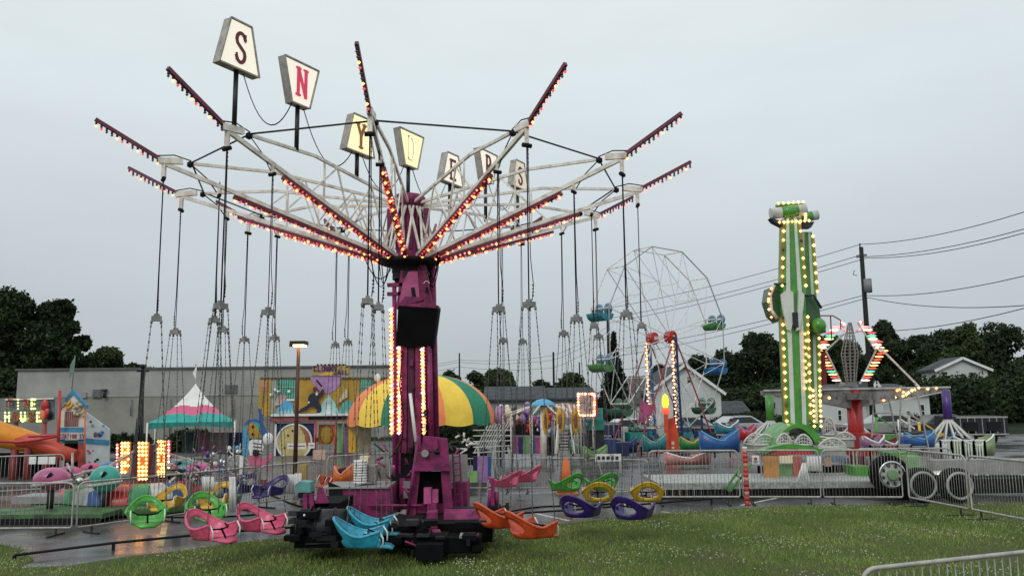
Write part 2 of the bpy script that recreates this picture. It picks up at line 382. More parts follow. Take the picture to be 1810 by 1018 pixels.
oc = np.array([(1, 0, 0), (0, 1, 0), (0, 0, 1), (0, 1, 0), (-1, 0, 0), (0, 0, 1), (-1, 0, 0), (0, -1, 0), (0, 0, 1), (0, -1, 0), (1, 0, 0), (0, 0, 1), (0, 1, 0), (1, 0, 0), (0, 0, -1), (-1, 0, 0), (0, 1, 0), (0, 0, -1)], float)
v = (np.stack([x, y, z], 1)[:, None]+oc[None]*r_[:, None, None]).reshape(-1, 3)
tag(tri_mesh('clover_flowers', v, M('clover_white', (.46, .48, .36), .9, var=0)), kind='stuff', label='small white clover heads scattered through the grass', cat='flowers')
# ================================================================ trees
def crown_mesh(name, lobes, nleaf, size, mat, seed):
    g = np.random.default_rng(seed); V = []
    tot = sum(l[3]*l[4]*l[5] for l in lobes)
    for (cx, cy, cz, rx, ry, rz) in lobes:
        n = int(nleaf*(rx*ry*rz)/tot*.6+nleaf*.4/len(lobes))
        d = g.normal(0, 1, (n, 3)); d /= np.linalg.norm(d, axis=1)[:, None]
        rr = g.uniform(.45, 1.0, n)**.6
        ph = g.uniform(0, 6.28, 3)
        rr *= 1+.16*np.sin(d[:, 0]*7+ph[0])*np.sin(d[:, 2]*6+ph[1])+.10*np.sin(d[:, 1]*11+ph[2])
        p = d*rr[:, None]*np.array([rx, ry, rz])+np.array([cx, cy, cz])+g.normal(0, size*.35, (n, 3))
        t = g.normal(0, 1, (n, 3)); t /= np.linalg.norm(t, axis=1)[:, None]
        b = np.cross(t, g.normal(0, 1, (n, 3))); b /= np.linalg.norm(b, axis=1)[:, None]+1e-6
        s = size*g.uniform(.5, 1.2, n)[:, None]
        V.append(np.stack([p-t*s, p-b*s*.55, p+t*s, p+b*s*.55], 1).reshape(-1, 3))
    return tri_mesh(name, np.concatenate(V), mat, 4)
LEAF = [leafmat('leaf_dark', (.005, .010, .005), (.038, .062, .020), .6), leafmat('leaf_mid', (.014, .024, .009), (.07, .10, .034), .6), leafmat('leaf_conifer', (.004, .007, .004), (.016, .024, .012), .5)]
BARK = M('bark', (.06, .045, .032), .9, var=.3, scale=6, bump=.4)
def tree(loc, h, wd, label, mat=0, nl=9000, leaf=.28, seed=1, group=None, low=.25, kind='round'):
    g = random.Random(seed); t = thing('tree', label, 'tree', loc, group)
    lobes = []
    if kind == 'conifer':
        for i in range(9):
            k = i/8; z = h*(.15+.8*k); r = wd/2*(1-k)*.95+.15
            lobes.append((g.uniform(-.1, .1), 0, z, r, r, h*.09))
    elif kind == 'bush':
        for i in range(7): lobes.append((g.uniform(-.5, .5)*wd*.7, g.uniform(-.2, .2)*wd, h*g.uniform(.35, .6), wd*.24, wd*.2, h*.5))
    else:
        for i in range(34):
            a = g.uniform(0, 2*PI); k = g.random(); q = math.sin(PI*(.22+.70*k))
            z = h*(low+.14+(.76-low)*k); d = wd*.56*q*g.uniform(.15, .88)
            r = wd*g.uniform(.07, .17)
            lobes.append((d*math.cos(a), d*math.sin(a), z, r, r, r*.8*min(1.2, h/wd)))
    m = MB().m(BARK)
    if kind != 'bush':
        th = h*(.85 if kind == 'conifer' else .55)
        m.tube([(0, 0, -.1), (g.uniform(-.1, .1), 0, th*.5), (g.uniform(-.3, .3), 0, th)], [h*.028, h*.02, h*.008], 8)
    for l in lobes[::2]: m.tube([(0, 0, max(.1, l[2]*.45)), (l[0]*.5, l[1]*.5, l[2]*.75), l[:3]], [h*.011, h*.007, h*.003], 5)
    m.build('trunk').parent = t
    c = crown_mesh('crown', lobes, int(nl*1.5), leaf*.8, LEAF[mat], seed); c.parent = t
    return t
def tp(px, Y, top): p = at(px, top, Y); return (p.x, Y, 0), p.z
for i, (px, Y, top, wd, lab, mat, nl) in enumerate([
    (24, 82, 514, 13, 'tallest dark broadleaf tree behind the left end of the grey building', 0, 26000),
    (96, 84, 526, 8, 'dark round tree right of the tallest one, above the grey building', 0, 20000),
    (-40, 80, 515, 13, 'dark tree cut off by the left edge of the view', 0, 14000),
    (190, 100, 598, 7, 'lower tree showing over the grey roof right of the dark trees', 1, 12000)]):
    p, h = tp(px, Y, top); tree(p, h, wd, lab, mat, nl*2, .30, 10+i, 'trees behind the grey building', low=.1 if i < 3 else .2)
p, h = tp(265, 110, 648); tree(p, h, 5, 'small treetop barely clearing the grey roof near the black post', 1, 2500, .3, 15)
TR = [(645, 100, 655, 7, 'bushy treetop over the roof just left of the purple mast', 1, 5000),
 (792, 100, 652, 4, 'small dark tree right of the mast above the striped canopy', 0, 3500), (845, 105, 655, 6, 'low tree above the right side of the striped canopy', 0, 4500),
 (885, 100, 650, 6, 'pale green tree above the grey roofs', 1, 6000), (955, 110, 668, 5, 'small tree left of the thin middle utility pole', 0, 3000),
 (1010, 95, 655, 5, 'sparse tree right of the thin middle utility pole', 1, 3500), (1130, 110, 665, 6, 'dark tree seen through the left of the ferris wheel', 0, 4000),
 (1168, 115, 640, 4, 'thin tree seen through the middle of the ferris wheel', 0, 3000), (1235, 105, 622, 8, 'dark tree behind the white gabled house', 0, 7000),
 (1290, 100, 618, 7, 'dark tree between the ferris wheel and the green tower', 0, 8000), (1335, 98, 586, 8, 'high dark tree left of the green tower', 0, 12000),
 (1385, 100, 610, 9, 'dark tree directly behind the green tower', 0, 7000), (1460, 100, 590, 8, 'dark tree right of the green tower', 0, 8000),
 (1560, 105, 550, 7, 'tallest tree of the right hand wood, right of the power pole', 0, 12000), (1615, 95, 590, 10, 'broad dark tree behind the low white building', 0, 14000),
 (1500, 100, 600, 8, 'dark tree behind the lit diamonds', 0, 8000), (1665, 100, 580, 9, 'dark tree behind the small gabled house', 0, 11000),
 (1700, 90, 556, 6, 'lighter tree at the right above the small gabled house', 1, 9000), (1760, 95, 570, 10, 'large tree at the far right of the wood', 0, 10000),
 (1350, 85, 690, 8, 'low dark tree at the foot of the wood left of the green tower', 0, 7000), (1405, 84, 700, 8, 'low dark tree behind the base of the green tower', 0, 5000)]
for i, (px, Y, top, wd, lab, mat, nl) in enumerate(TR):
    p, h = tp(px, Y, top); tree(p, h, wd, lab, mat, nl, .30, 40+i, 'trees beyond the fairground', low=-.02)
p, h = tp(1083, 75, 592); tree(p, h, 3.2, 'dark conifer beside the tall pole left of the ferris wheel', 2, 8000, .2, 91, kind='conifer')
for i, (px, Y, top, wd, lab) in enumerate([(1325, 70, 728, 6, 'dark hedge clump right of the white gabled house'), (1380, 68, 735, 5, 'dark bush behind the green tower base'), (1596, 50, 735, 2.6, 'small reddish dark shrub before the white building'),
    (205, 45, 770, 1.6, 'shrub in front of the grey wall by the fire tower'), (238, 45, 768, 1.6, 'shrub under the black post'), (330, 44, 760, 3, 'leafy shrub behind the striped peaked tent'), (800, 45, 745, 3.0, 'dark bush under the striped canopy'), (830, 44, 750, 2.4, 'low dark bush right of the mast under the striped canopy')]):
    p, h = tp(px, Y, top); tree(p, h, wd, lab, 0, 3500, .13, 120+i, 'shrubs around the fairground', kind='bush')

for i, (px, Y, top, wd, lab) in enumerate([(1290, 92, 690, 9, 'dark thicket right of the white gabled house'), (1345, 93, 680, 10, 'dark thicket left of the green tower'), (1425, 92, 680, 10, 'dark thicket just right of the green tower'),
    (1660, 74, 662, 6, 'dark thicket directly below the small gabled house'), (1715, 73, 672, 8, 'dark thicket at the far right below the gabled house'), (1790, 78, 660, 9, 'thicket at the extreme right'),
    (1600, 96, 690, 12, 'thicket behind the right end of the white building'), (1090, 92, 700, 9, 'dark thicket under the conifer'), (1030, 93, 705, 8, 'dark thicket behind the square lit sign'), (20, 76, 690, 12, 'black undergrowth left of the grey building'), (-60, 78, 640, 12, 'undergrowth at the far left edge')]):
    p, h = tp(px, Y, top); tree(p, h, wd, lab, 0, 6000, .26, 160+i, 'thickets in the background', kind='bush')
# ================================================================ swing ride
CX, CY = -2.17, 17.1
RO, RI, RT, HT, HTIP, HS = 4.87, 3.88, 6.04, 6.82, 7.47, 3.90
ride = thing('swing_ride', 'tall magenta swing ride with twelve bulb lined white arms and lit letter signs', 'swing ride', (CX, CY, 0))
def rp_(a, r, z): return Vector((CX+r*math.sin(a), CY-r*math.cos(a), z))
def tan_(a): return Vector((math.cos(a), math.sin(a), 0))
for k in range(12):
    a = k*PI/6; t = tan_(a)
    mb = MB().m(WHT)
    zb, zt = 5.42, 6.60
    def low(r): return zb+(HT-zb)*(r-.45)/(RO-.45)
    def upz(r): return zt+.32*min(1, (r-.35)/2.5) if r < 2.85 else 6.92-.02*(r-2.85)
    mb.bar(rp_(a, .42, zb), rp_(a, RO, HT), .055, .075)
    mb.bar(rp_(a, .30, zt), rp_(a, 2.85, 6.92), .045, .055); mb.bar(rp_(a, 2.85, 6.92), rp_(a, 4.45, 6.88), .045, .055)
    for s in (-1, 1):
        mb.bar(rp_(a, .28, zt-.1)+t*.12*s, rp_(a, .62, zb+.1)+t*.03*s, .04)
        pass
    nodes = [(.75, 'l'), (1.25, 'u'), (1.9, 'l'), (2.25, 'u'), (2.95, 'l')]
    for (r1, q1), (r2, q2) in zip(nodes, nodes[1:]):
        mb.bar(rp_(a, r1, upz(r1) if q1 == 'u' else low(r1)), rp_(a, r2, upz(r2) if q2 == 'u' else low(r2)), .028)
    for r in (2.6,): mb.bar(rp_(a, r, upz(r)), rp_(a, r, low(r)), .035)
    mb.bar(rp_(a, 4.55, 6.9), rp_(a, 4.98, 6.86), .08, .11); mb.bar(rp_(a, RO, 6.8), rp_(a, RO, 6.55), .07)
    mb.bar(rp_(a, RI, low(RI)), rp_(a, RI, low(RI)-.16), .06)
    mb.m(BLKM); mb.ball(rp_(a, 4.42, 6.86), .07, 6); mb.cyl(rp_(a, RO, 6.52)-t*.08, rp_(a, RO, 6.52)+t*.08, .04, n=8); mb.cyl(rp_(a, RI, low(RI)-.18)-t*.07, rp_(a, RI, low(RI)-.18)+t*.07, .035, n=8)
    # drooping feeder cable along the arm
    mb.tube([rp_(a, 4.4, 6.86), rp_(a, 4.1, 6.62), rp_(a, RI+.05, low(RI)-.12)], .012, 4)
    mb.tube([rp_(a, 5.0, 6.95), rp_(a, 4.7, 7.0), rp_(a, 4.4, 6.93)], .012, 4)
    arm = mb.build('arm', ride)
    mb = MB().m(M('lamp_channel_red', (.16, .02, .05), .45, var=.2))
    up_ = (HTIP-6.9)/(RT-4.95)
    mb.bar(rp_(a, 4.9, 6.87), rp_(a, RT, HTIP), .055, .065)
    n = 13
    for i in range(n):
        r = 4.98+(RT-5.0)*i/(n-1); p = rp_(a, r, 6.9+(r-4.95)*up_-.09)
        mb.m(DRK); mb.cyl(p+Vector((0, 0, .05)), p, .02, n=5)
        mb.m(BULB[('off', 'red', 'hot', 'off')[(i+k) % 4] if random.random() < .75 else 'pink']); mb.octa(p-Vector((0, 0, .02)), .030)
    mb.build('light_strip', arm)
    mb = MB().m(M('lamp_channel_red', (.16, .02, .05)))
    d = Vector((0, 0, -.085)); mb.bar(rp_(a, .62, low(.62))+d, rp_(a, 3.62, low(3.62))+d, .11, .06)
    n = 31
    for i in range(n):
        r = .7+2.88*i/(n-1)
        for s in (-1, 1):
            p = rp_(a, r, low(r)-.135)+t*.045*s
            mb.m(BULB[random.choice(['red', 'pink', 'red', 'red', 'off'])]); mb.octa(p, .025)
        if i % 3 == 0:
            mb.m(BULB['hot' if k not in (5, 6, 7) else 'pink']); mb.octa(rp_(a, r, low(r)-.15), .033)
    mb.build('light_strip', arm)
mb = MB().m(DRK)
for k in range(12):
    mb.tube([rp_(k*PI/6, 4.40, 6.9), rp_((k+1)*PI/6, 4.40, 6.9)], .017, 5)
mb.build('rim_tie_rods', ride)
# hub
mb = MB().m(MAG)
mb.lathe([(0, 6.78), (.30, 6.78), (.34, 6.74), (.34, 6.62), (.26, 6.55), (.26, 5.55), (.34, 5.5), (.42, 5.42), (.42, 5.36)], (CX, CY, 0), 20)
for k in range(12): a = (k+.5)*PI/6; mb.bar(rp_(a, .27, 6.5), rp_(a, .27, 5.6), .04)
for s in (-1, 1): mb.box((CX+s*.38, CY-.12, 6.15), (.12, .2, .62))
mb.build('hub', ride)
mb = MB().m(BLKM)
mb.lathe([(0, 5.38), (.60, 5.38), (.62, 5.30), (.48, 5.26), (.36, 5.24), (.36, 5.12)], (CX, CY, 0), 24)
for k in range(12): a = k*PI/6; mb.bar(rp_(a, .5, 5.36), rp_(a, .72, 5.38), .09, .06)
mb.m(DRK)
for i in range(4): mb.tube([Vector((CX+.33*math.cos(q), CY+.33*math.sin(q), 5.12-i*.045)) for q in [2*PI*j/20 for j in range(20)]], .022, 5, closed=True)
mb.m(BLK); mb.lathe([(.30, 5.2), (.30, 4.86)], (CX, CY, 0), 20)
g = random.Random(4)
for a1, a2, r1, r2, sag in ((-1.4, -2.0, .62, .75, .45), (-1.0, -1.5, .6, .8, .55), (1.35, .75, .6, 1.0, .5), (1.5, 1.0, .62, .8, .42), (1.2, .9, .6, .9, .6), (-1.7, -1.2, .5, .95, .38), (.6, 1.1, .5, .7, .3)):
    p, q = rp_(a1, r1*.7, 5.3), rp_(a2, r2, 5.42)
    mb.tube([lerp(p, q, t)-Vector((0, 0, sag*4*t*(1-t))) for t in [i/9 for i in range(10)]], .011, 4)
mb.build('turntable', ride)
# mast
Y0 = CY-.28
mb = MB().m(MAG)
zt_ = at(735, 468, Y0).z
mb.pp([(700, 545), (708, 478), (752, 478), (766, 545)], Y0-.05, .5)
mb.pr(708, 468, 752, 560, Y0, .5)
mb.pr(702, 600, 762, 770, Y0+.1, .35)
for x0, x1 in ((709, 719), (734, 744)): mb.pr(x0, 610, x1, 800, Y0+.02, .1)
mb.m(M('shaded_magenta', (.10, .01, .04), .5, var=.2)).pr(721, 612, 731, 800, Y0+.05, .08)  # strip between the columns: vertical shading put into a darker magenta
mb.m(MAG)
mb.cyl(at(697, 500, Y0), at(699, 890, Y0), .045, n=10); mb.cyl(at(764, 470, Y0+.3), at(771, 800, Y0+.3), .07, n=10)
mb.cyl(at(758, 600, Y0), at(763, 800, Y0), .055, n=10)
for y in (500, 516): mb.pr(684, y, 716, y+6, Y0-.05, .12)
mb.m(MAGL).pp([(712, 500), (722, 480), (738, 480), (743, 541), (704, 541)], Y0-.09, .03)
mb.m(BLKM); mb.pr(752, 508, 757, 517, Y0-.14, .05)
mb.pp([(726, 508), (733, 508), (738, 540), (731, 540)], Y0-.10, .03); mb.m(MAG); mb.bar(at(718, 537, Y0-.14), at(748, 529, Y0-.14), .03); mb.bar(at(712, 541, Y0-.16), at(768, 543, Y0-.16), .035); mb.m(DRK)
mb.m(CHROME); mb.tube([at(754+5*math.cos(q), 503+6*math.sin(q), Y0-.15) for q in [PI+PI*i/8 for i in range(9)]], .012, 5)
g = random.Random(91)
for i in range(14): mb.m(g.choice([MAG, BLKM, DRK])); x, y = g.uniform(704, 764), g.uniform(625, 800); mb.box(at(x, y, Y0+.0), (g.uniform(.03, .09), .08, g.uniform(.03, .16)))
mb.m(BLKM); mb.tube([at(712, 620, Y0-.02), at(706, 680, Y0-.08), at(714, 740, Y0-.05), at(708, 800, Y0-.1)], .014, 5); mb.tube([at(756, 610, Y0-.02), at(752, 690, Y0-.1), at(757, 780, Y0-.1)], .012, 5)
mb.build('mast', ride)
mb = MB().m(MAG)
a = [at(704, 545, Y0-.15), at(776, 545, Y0-.15)]
# hood: sloped magenta top with a black front that leans in at the bottom
f0, f1 = at(704, 540, Y0-.2), at(775, 545, Y0-.2); b0, b1 = at(700, 612, Y0-.05), at(766, 613, Y0-.05)
dd = Vector((0, .55, 0))
mb.poly([f0+Vector((0, 0, .06)), f1+Vector((0, 0, .06)), f1, f0], dd)
mb.m(BLK); mb.poly([f0-Vector((0, .01, 0)), f1-Vector((0, .01, 0)), b1, b0], dd*.9)
mb.m(MAG).pp([(704, 540), (716, 524), (760, 526), (776, 545)], Y0-.12, .35)
mb.build('hood', ride)
for x0, x1, y0, y1, yy, n in ((691, 692, 548, 765, Y0-.08, 30), (704.5, 705, 615, 765, Y0-.02, 22), (746, 749, 618, 765, Y0-.02, 24)):
    mb = MB().m(RED); A, B = at(x0, y0, yy), at(x1, y1, yy); mb.bar(A+Vector((.0, .03, 0)), B+Vector((0, .03, 0)), .07, .03, up=(0, 1, 0))
    for i, p in enumerate(row(A, B, n)):
        mb.m(BULB['hot' if i % 3 else 'white']); mb.octa(p, .040 if i % 4 else .048)
        mb.m(BULB['pink']); mb.octa(p+Vector((.035, 0, .04)), .024)
    mb.build('light_strip', ride)
mb = MB().m(WHI); mb.cyl(at(725, 695, Y0-.3), at(736, 790, Y0-.35), .032, n=10); mb.m(DRK); mb.cyl(at(736, 780, Y0-.35), at(739, 812, Y0-.35), .045, n=10)
mb.build('hydraulic_ram', ride)
# lower machinery
mb = MB().m(BLKM)
mb.pr(706, 760, 760, 865, Y0+.1, .5); mb.pr(690, 838, 728, 878, Y0-.1, .3)
mb.m(MAG)
mb.pp([(748, 770), (790, 775), (802, 925), (786, 925), (779, 832), (742, 832), (733, 925), (718, 925)], Y0-1.3, .12)
mb.pp([(735, 800), (790, 800), (797, 832), (733, 832)], Y0-1.42, .12)
mb.m(BLK).pr(735, 833, 784, 890, Y0-1.15, .05)  # black sheet set in the frame opening, standing in for its shade
mb.m(MAGL).pr(749, 862, 762, 890, Y0-1.5, .2); mb.pr(763, 865, 774, 888, Y0-1.45, .15)
mb.m(MAG).pr(755, 890, 771, 950, Y0-1.6, .35); mb.pr(722, 890, 800, 926, Y0-1.25, .5)
mb.cyl(at(740, 770, Y0-1.4), at(718, 925, Y0-1.4), .03, n=8)
mb.pr(706, 845, 716, 900, Y0-.25, .1); mb.pr(716, 845, 735, 900, Y0-.1, .2)
mb.m(GREY).pr(713, 850, 726, 863, Y0-.3, .05); mb.pr(713, 867, 726, 880, Y0-.3, .05)
mb.m(MAG).pr(693, 770, 708, 905, Y0+.05, .25)
mb.m(GREY); mb.cyl(at(751, 801, Y0-1.5), at(751, 801, Y0-1.4), .07, n=10); mb.m(DRK).cyl(at(766, 797, Y0-1.5), at(776, 800, Y0-1.42), .03, n=6)
mb.m(MAG); mb.pp([(756, 795), (771, 775), (775, 790), (766, 800)], Y0-1.4, .1)
mb.cyl(at(650, 893, Y0-1.2), at(770, 893, Y0-1.4), .025, n=6)
g = random.Random(9)
for i in range(90):
    x, y = g.uniform(640, 815), g.uniform(790, 925); q = g.choice([MAG, MAG, BLKM, DRK, MAGL])
    mb.m(q); mb.cyl(at(x, y, Y0-.4+g.uniform(-.4, .4)), at(x+g.uniform(-18, 18), y+g.uniform(-22, 22), Y0-.3), g.uniform(.012, .03), n=6)
for x in (800, 812):
    mb.m(MAG); mb.bar(at(x, 800, Y0-1), at(x+6, 905, Y0-1), .03)
for i in range(9): mb.bar(at(800+i*.6, 808+i*11, Y0-1), at(813+i*.5, 806+i*11, Y0-1), .018)
mb.build('machinery', ride)
mb = MB().m(MAG)
yb = 15.7
mb.pr(604, 862, 690, 915, yb, 1.0); mb.m(BLKM).pp([(580, 851), (604, 861), (604, 912), (583, 905)], yb-.03, .03)
mb.m(GREY); mb.box((at(640, 0, yb).x+.02, yb+.52, at(650, 861, yb).z), (1.25, 1.15, .03))
mb.m(MAG).pr(800, 852, 826, 905, 16.0, .9); mb.build('side_box', ride); mb = MB().m(GREY).pr(790, 803, 826, 851, 16.1, .05); mb.build('side_panel', ride)
mb = MB().m(MAG); c = at(832, 922, 14.6); mb.cyl(c+Vector((-.45, 0, 0)), c+Vector((.28, 0, 0)), .22, n=18)
mb.m(BLKM); mb.pr(838, 898, 880, 906, 14.8, .2); mb.pr(798, 898, 856, 904, 14.9, .3)
mb.m(RED); mb.m(MAG).pr(868, 845, 874, 895, 14.9, .06); mb.cyl(at(866, 895, 15), at(868, 865, 15), .05, n=8); mb.cyl(at(878, 895, 15), at(877, 868, 15), .05, n=8)
mb.m(BLKM).pr(866, 894, 886, 915, 14.8, .3); mb.cyl(at(896, 912, 14.7), at(897, 888, 14.7), .03, n=6); mb.pp([(886, 896), (894, 892), (900, 905), (905, 912), (886, 912)], 14.7, .1)
mb.build('fluid_tank', ride)
def blk(x0, y0, x1, y1, Y, dep, mats=(BLK,)):
    mb.m(mats[0]); mb.pr(x0, y0, x1, y1, Y, dep)
mb = MB()
for b in ((540, 930, 612, 966, 13.35, .9), (520, 946, 620, 968, 13.0, .4), (512, 930, 530, 958, 13.6, .7), (545, 889, 600, 907, 14.2, 1.2)): blk(*b)
mb.m(BLKM); mb.pr(530, 905, 546, 935, 13.3, .3)
mb.m(DRK); mb.bar(at(540, 961, 12.97), at(600, 958, 12.97), .02)
g = random.Random(77)
for i in range(12):
    x, y = g.uniform(518, 606), g.uniform(902, 962); q = at(x, y, 12.98+g.uniform(-.1, .3)); mb.m(g.choice([BLK, BLKM, BLKM, DRK])); mb.box(q, (g.uniform(.05, .32), g.uniform(.1, .4), g.uniform(.03, .10)), g.uniform(-.15, .15))
    if i % 4 == 0: mb.cyl(q, q+Vector((g.uniform(-.3, .3), -.05, g.uniform(-.1, .14))), .018, n=6)
c = at(576, 930, 13.3); mb.m(M('worn_black_drum', (.012, .011, .014), .45, var=.3, scale=6, bump=.2)); mb.cyl(c+Vector((-.40, 0, 0)), c+Vector((.38, 0, 0)), .27, n=26)
for dx in (-.40, -.12, .14, .38): mb.tube([c+Vector((dx, .275*math.cos(q), .275*math.sin(q))) for q in [2*PI*j/22 for j in range(22)]], .016, 5, closed=True)
for x, y in ((612, 933), (538, 910)): mb.m(WHI); mb.ball(at(x, y, 12.95), .022, 6)
mb.build('counterweight', ride)
mb = MB()
for b in ((655, 930, 735, 968, 13.3, 1.3), (730, 948, 790, 984, 12.9, .5), (790, 950, 850, 978, 12.95, .5), (770, 925, 870, 958, 13.9, 1.2), (720, 925, 860, 950, 14.2, 1.5), (735, 962, 782, 990, 12.6, .3)): blk(*b)
g = random.Random(78)
for i in range(22):
    x, y = g.uniform(656, 856), g.uniform(920, 976); q = at(x, y, 13.0+g.uniform(-.25, .5)); mb.m(g.choice([BLK, BLKM, BLKM, DRK, MAG, BLK])); mb.box(q, (g.uniform(.05, .30), g.uniform(.1, .4), g.uniform(.03, .10)), g.uniform(-.2, .2))
    if i % 4 == 0: mb.cyl(q, q+Vector((g.uniform(-.35, .35), -.05, g.uniform(-.1, .18))), .016, n=6)
mb.m(MAG).pr(754, 905, 771, 957, 13.6, .3)
mb.m(DRK).pr(736, 945, 758, 949, 12.8, .3); mb.m(GREY).pr(812, 946, 838, 951, 12.9, .3)
mb.build('outrigger', ride)
mb = MB()
for x, lean in ((540, 0), (553, 3)):
    mb.m(MAG).bar(at(x, 905, 14.2), at(x-lean, 872, 14.2), .07)
mb.m(MAG).pp([(556, 895), (563, 860), (568, 862), (582, 895)], 14.2, .12)
mb.m(M('pale_teal_cover', (.12, .33, .31), .5)).pp([(521, 857), (530, 850), (548, 852), (549, 870), (524, 872)], 14.3, .3)
mb.m(BLKM).pr(527, 870, 548, 880, 14.3, .3)
mb.build('winch', ride)
mb = MB().m(M('operator_panel_grey', (.36, .34, .33), .5)); mb.pr(634, 822, 664, 852, 16.0, .3); mb.m(M('operator_panel_face', (.25, .22, .22), .7, var=.3, scale=40)).pr(637, 825, 661, 850, 15.98, .03)
mb.m(CREAM).pr(636, 806, 652, 822, 16.05, .25); mb.m(GREY).pp([(665, 757), (680, 751), (684, 768), (668, 775)], 16, .04)
mb.build('control_box', ride)
mb = MB().m(WHI)
for i in range(9): mb.tube([at(627, 852-i*4.6, 15.9)+Vector((.105+.11*math.cos(q), .11*math.sin(q), 0)) for q in [2*PI*j/14 for j in range(14)]], .022, 5, closed=True)
mb.build('hose_coil', ride)
# letter signs
aS = -PI/6
ux = Vector((-math.sin(aS), math.cos(aS), 0)); nrm = Vector((ux.y, -ux.x, 0))
CASE = M('sign_case', (.40, .37, .33), .5, var=.2, scale=6)
FACE = {'w': M('lit_sign_face_white', (.8, .78, .7), .4, var=0, emit=.42, ecol=(1, .88, .70)), 'y': M('lit_sign_face_yellow', (.85, .78, .45), .4, var=0, emit=.55, ecol=(1, .88, .45)), 'd': M('dim_sign_face', (.62, .58, .5), .5, var=.1, emit=.30, ecol=(1, .86, .66))}
LET = M('sign_letter_maroon', (.16, .012, .018), .5, var=0); LETP = M('sign_letter_pink', (.55, .04, .10), .5, var=0, emit=.25, ecol=(.9, .05, .15)); LETB = M('sign_letter_brown', (.25, .09, .03), .5, var=0, emit=.1, ecol=(.5, .2, .05))
SG = [('S', 4.74, 'n', 'w', LET, 7.89, 8.72, 6.9), ('N', 3.33, 'w', 'w', LETP, 7.72, 8.52, 6.9), ('Y', 1.70, 'n', 'y', LETB, 7.26, 8.02, 6.8), ('D', 0.05, 'w', 'y', None, 7.39, 8.16, 6.7), ('E', -1.52, 'n', 'w', LET, 7.38, 8.09, 6.8), ('R', -3.08, 'w', 'w', LET, 7.78, 8.56, 6.8), ('S', -4.69, 'n', 'd', LET, 7.98, 8.72, 6.8)]
prev = None
for (ch, r, kind, fc, lm, z0, z1, pz) in SG:
    c = rp_(aS, r, 0); h = z1-z0
    wb, wt = (.84, .44) if kind == 'n' else (.44, .86)
    sg = MB().m(M('sign_post_black', (.012, .012, .014), .4)); sg.cyl(c+Vector((0, 0, pz)), c+Vector((0, 0, z0+.02)), .042, n=8)
    post = sg.build('sign', ride)
    mb = MB().m(CASE)
    tz = .16
    def q(u, z, d): return c+ux*u+nrm*d+Vector((0, 0, z))
    pl = [(-wb/2, z0), (wb/2, z0), (wt/2, z1), (-wt/2, z1)]
    mb.poly([q(u, z, tz/2) for u, z in pl], -nrm*tz)
    o_ = lambda k, d: [q(u*k, z0+h/2+(z-z0-h/2)*k, d) for u, z in pl]
    P = o_(1, tz/2+.012)
    for i in range(4): mb.bar(P[i], P[(i+1) % 4], .022)
    mb.build('case', post)
    mb = MB().m(FACE[fc]); mb.poly(o_(.93, tz/2+.006), -nrm*.012); mb.poly(o_(.93, -tz/2-.006), nrm*.012); mb.build('sign_face', post)
    ww, hh, st = .26, h*.62, .062
    if kind == 'w': bl = q(-ww/2, z0+h*.22, tz/2+.007)
    else: bl = q(-ww/2, z0+h*.15, tz/2+.007)
    if lm:
        mb = MB().m(lm); letter(mb, ch, bl, ux, (0, 0, 1), ww, hh, st, nrm, .012, True)
        if ch in 'NYR': letter(mb, ch, bl+ux*.012, ux, (0, 0, 1), ww, hh, st, nrm, .010)
        mb.build('letter', post)
    else:
        mb = MB().m(M('sign_letter_gold', (.62, .45, .12), .5, var=0)); letter(mb, ch, bl, ux, (0, 0, 1), ww, hh, st, nrm, .010, True)
        mb.m(M('sign_letter_cream', (.9, .88, .7), .5, var=0, emit=.6, ecol=(1, .95, .7))); letter(mb, ch, bl+nrm*.006, ux, (0, 0, 1), ww, hh, st*.55, nrm, .012)
        mb.build('letter', post)
    if prev is not None:
        A, B = prev+ux*.15+Vector((0, 0, 0)), c-ux*.15+Vector((0, 0, z0)); mb = MB().m(BLK)
        mb.tube([lerp(A, B, t)-Vector((0, 0, .62*4*t*(1-t))) for t in [i/12 for i in range(13)]], .011, 4); mb.build('cable', post)
    prev = c+Vector((0, 0, z0))
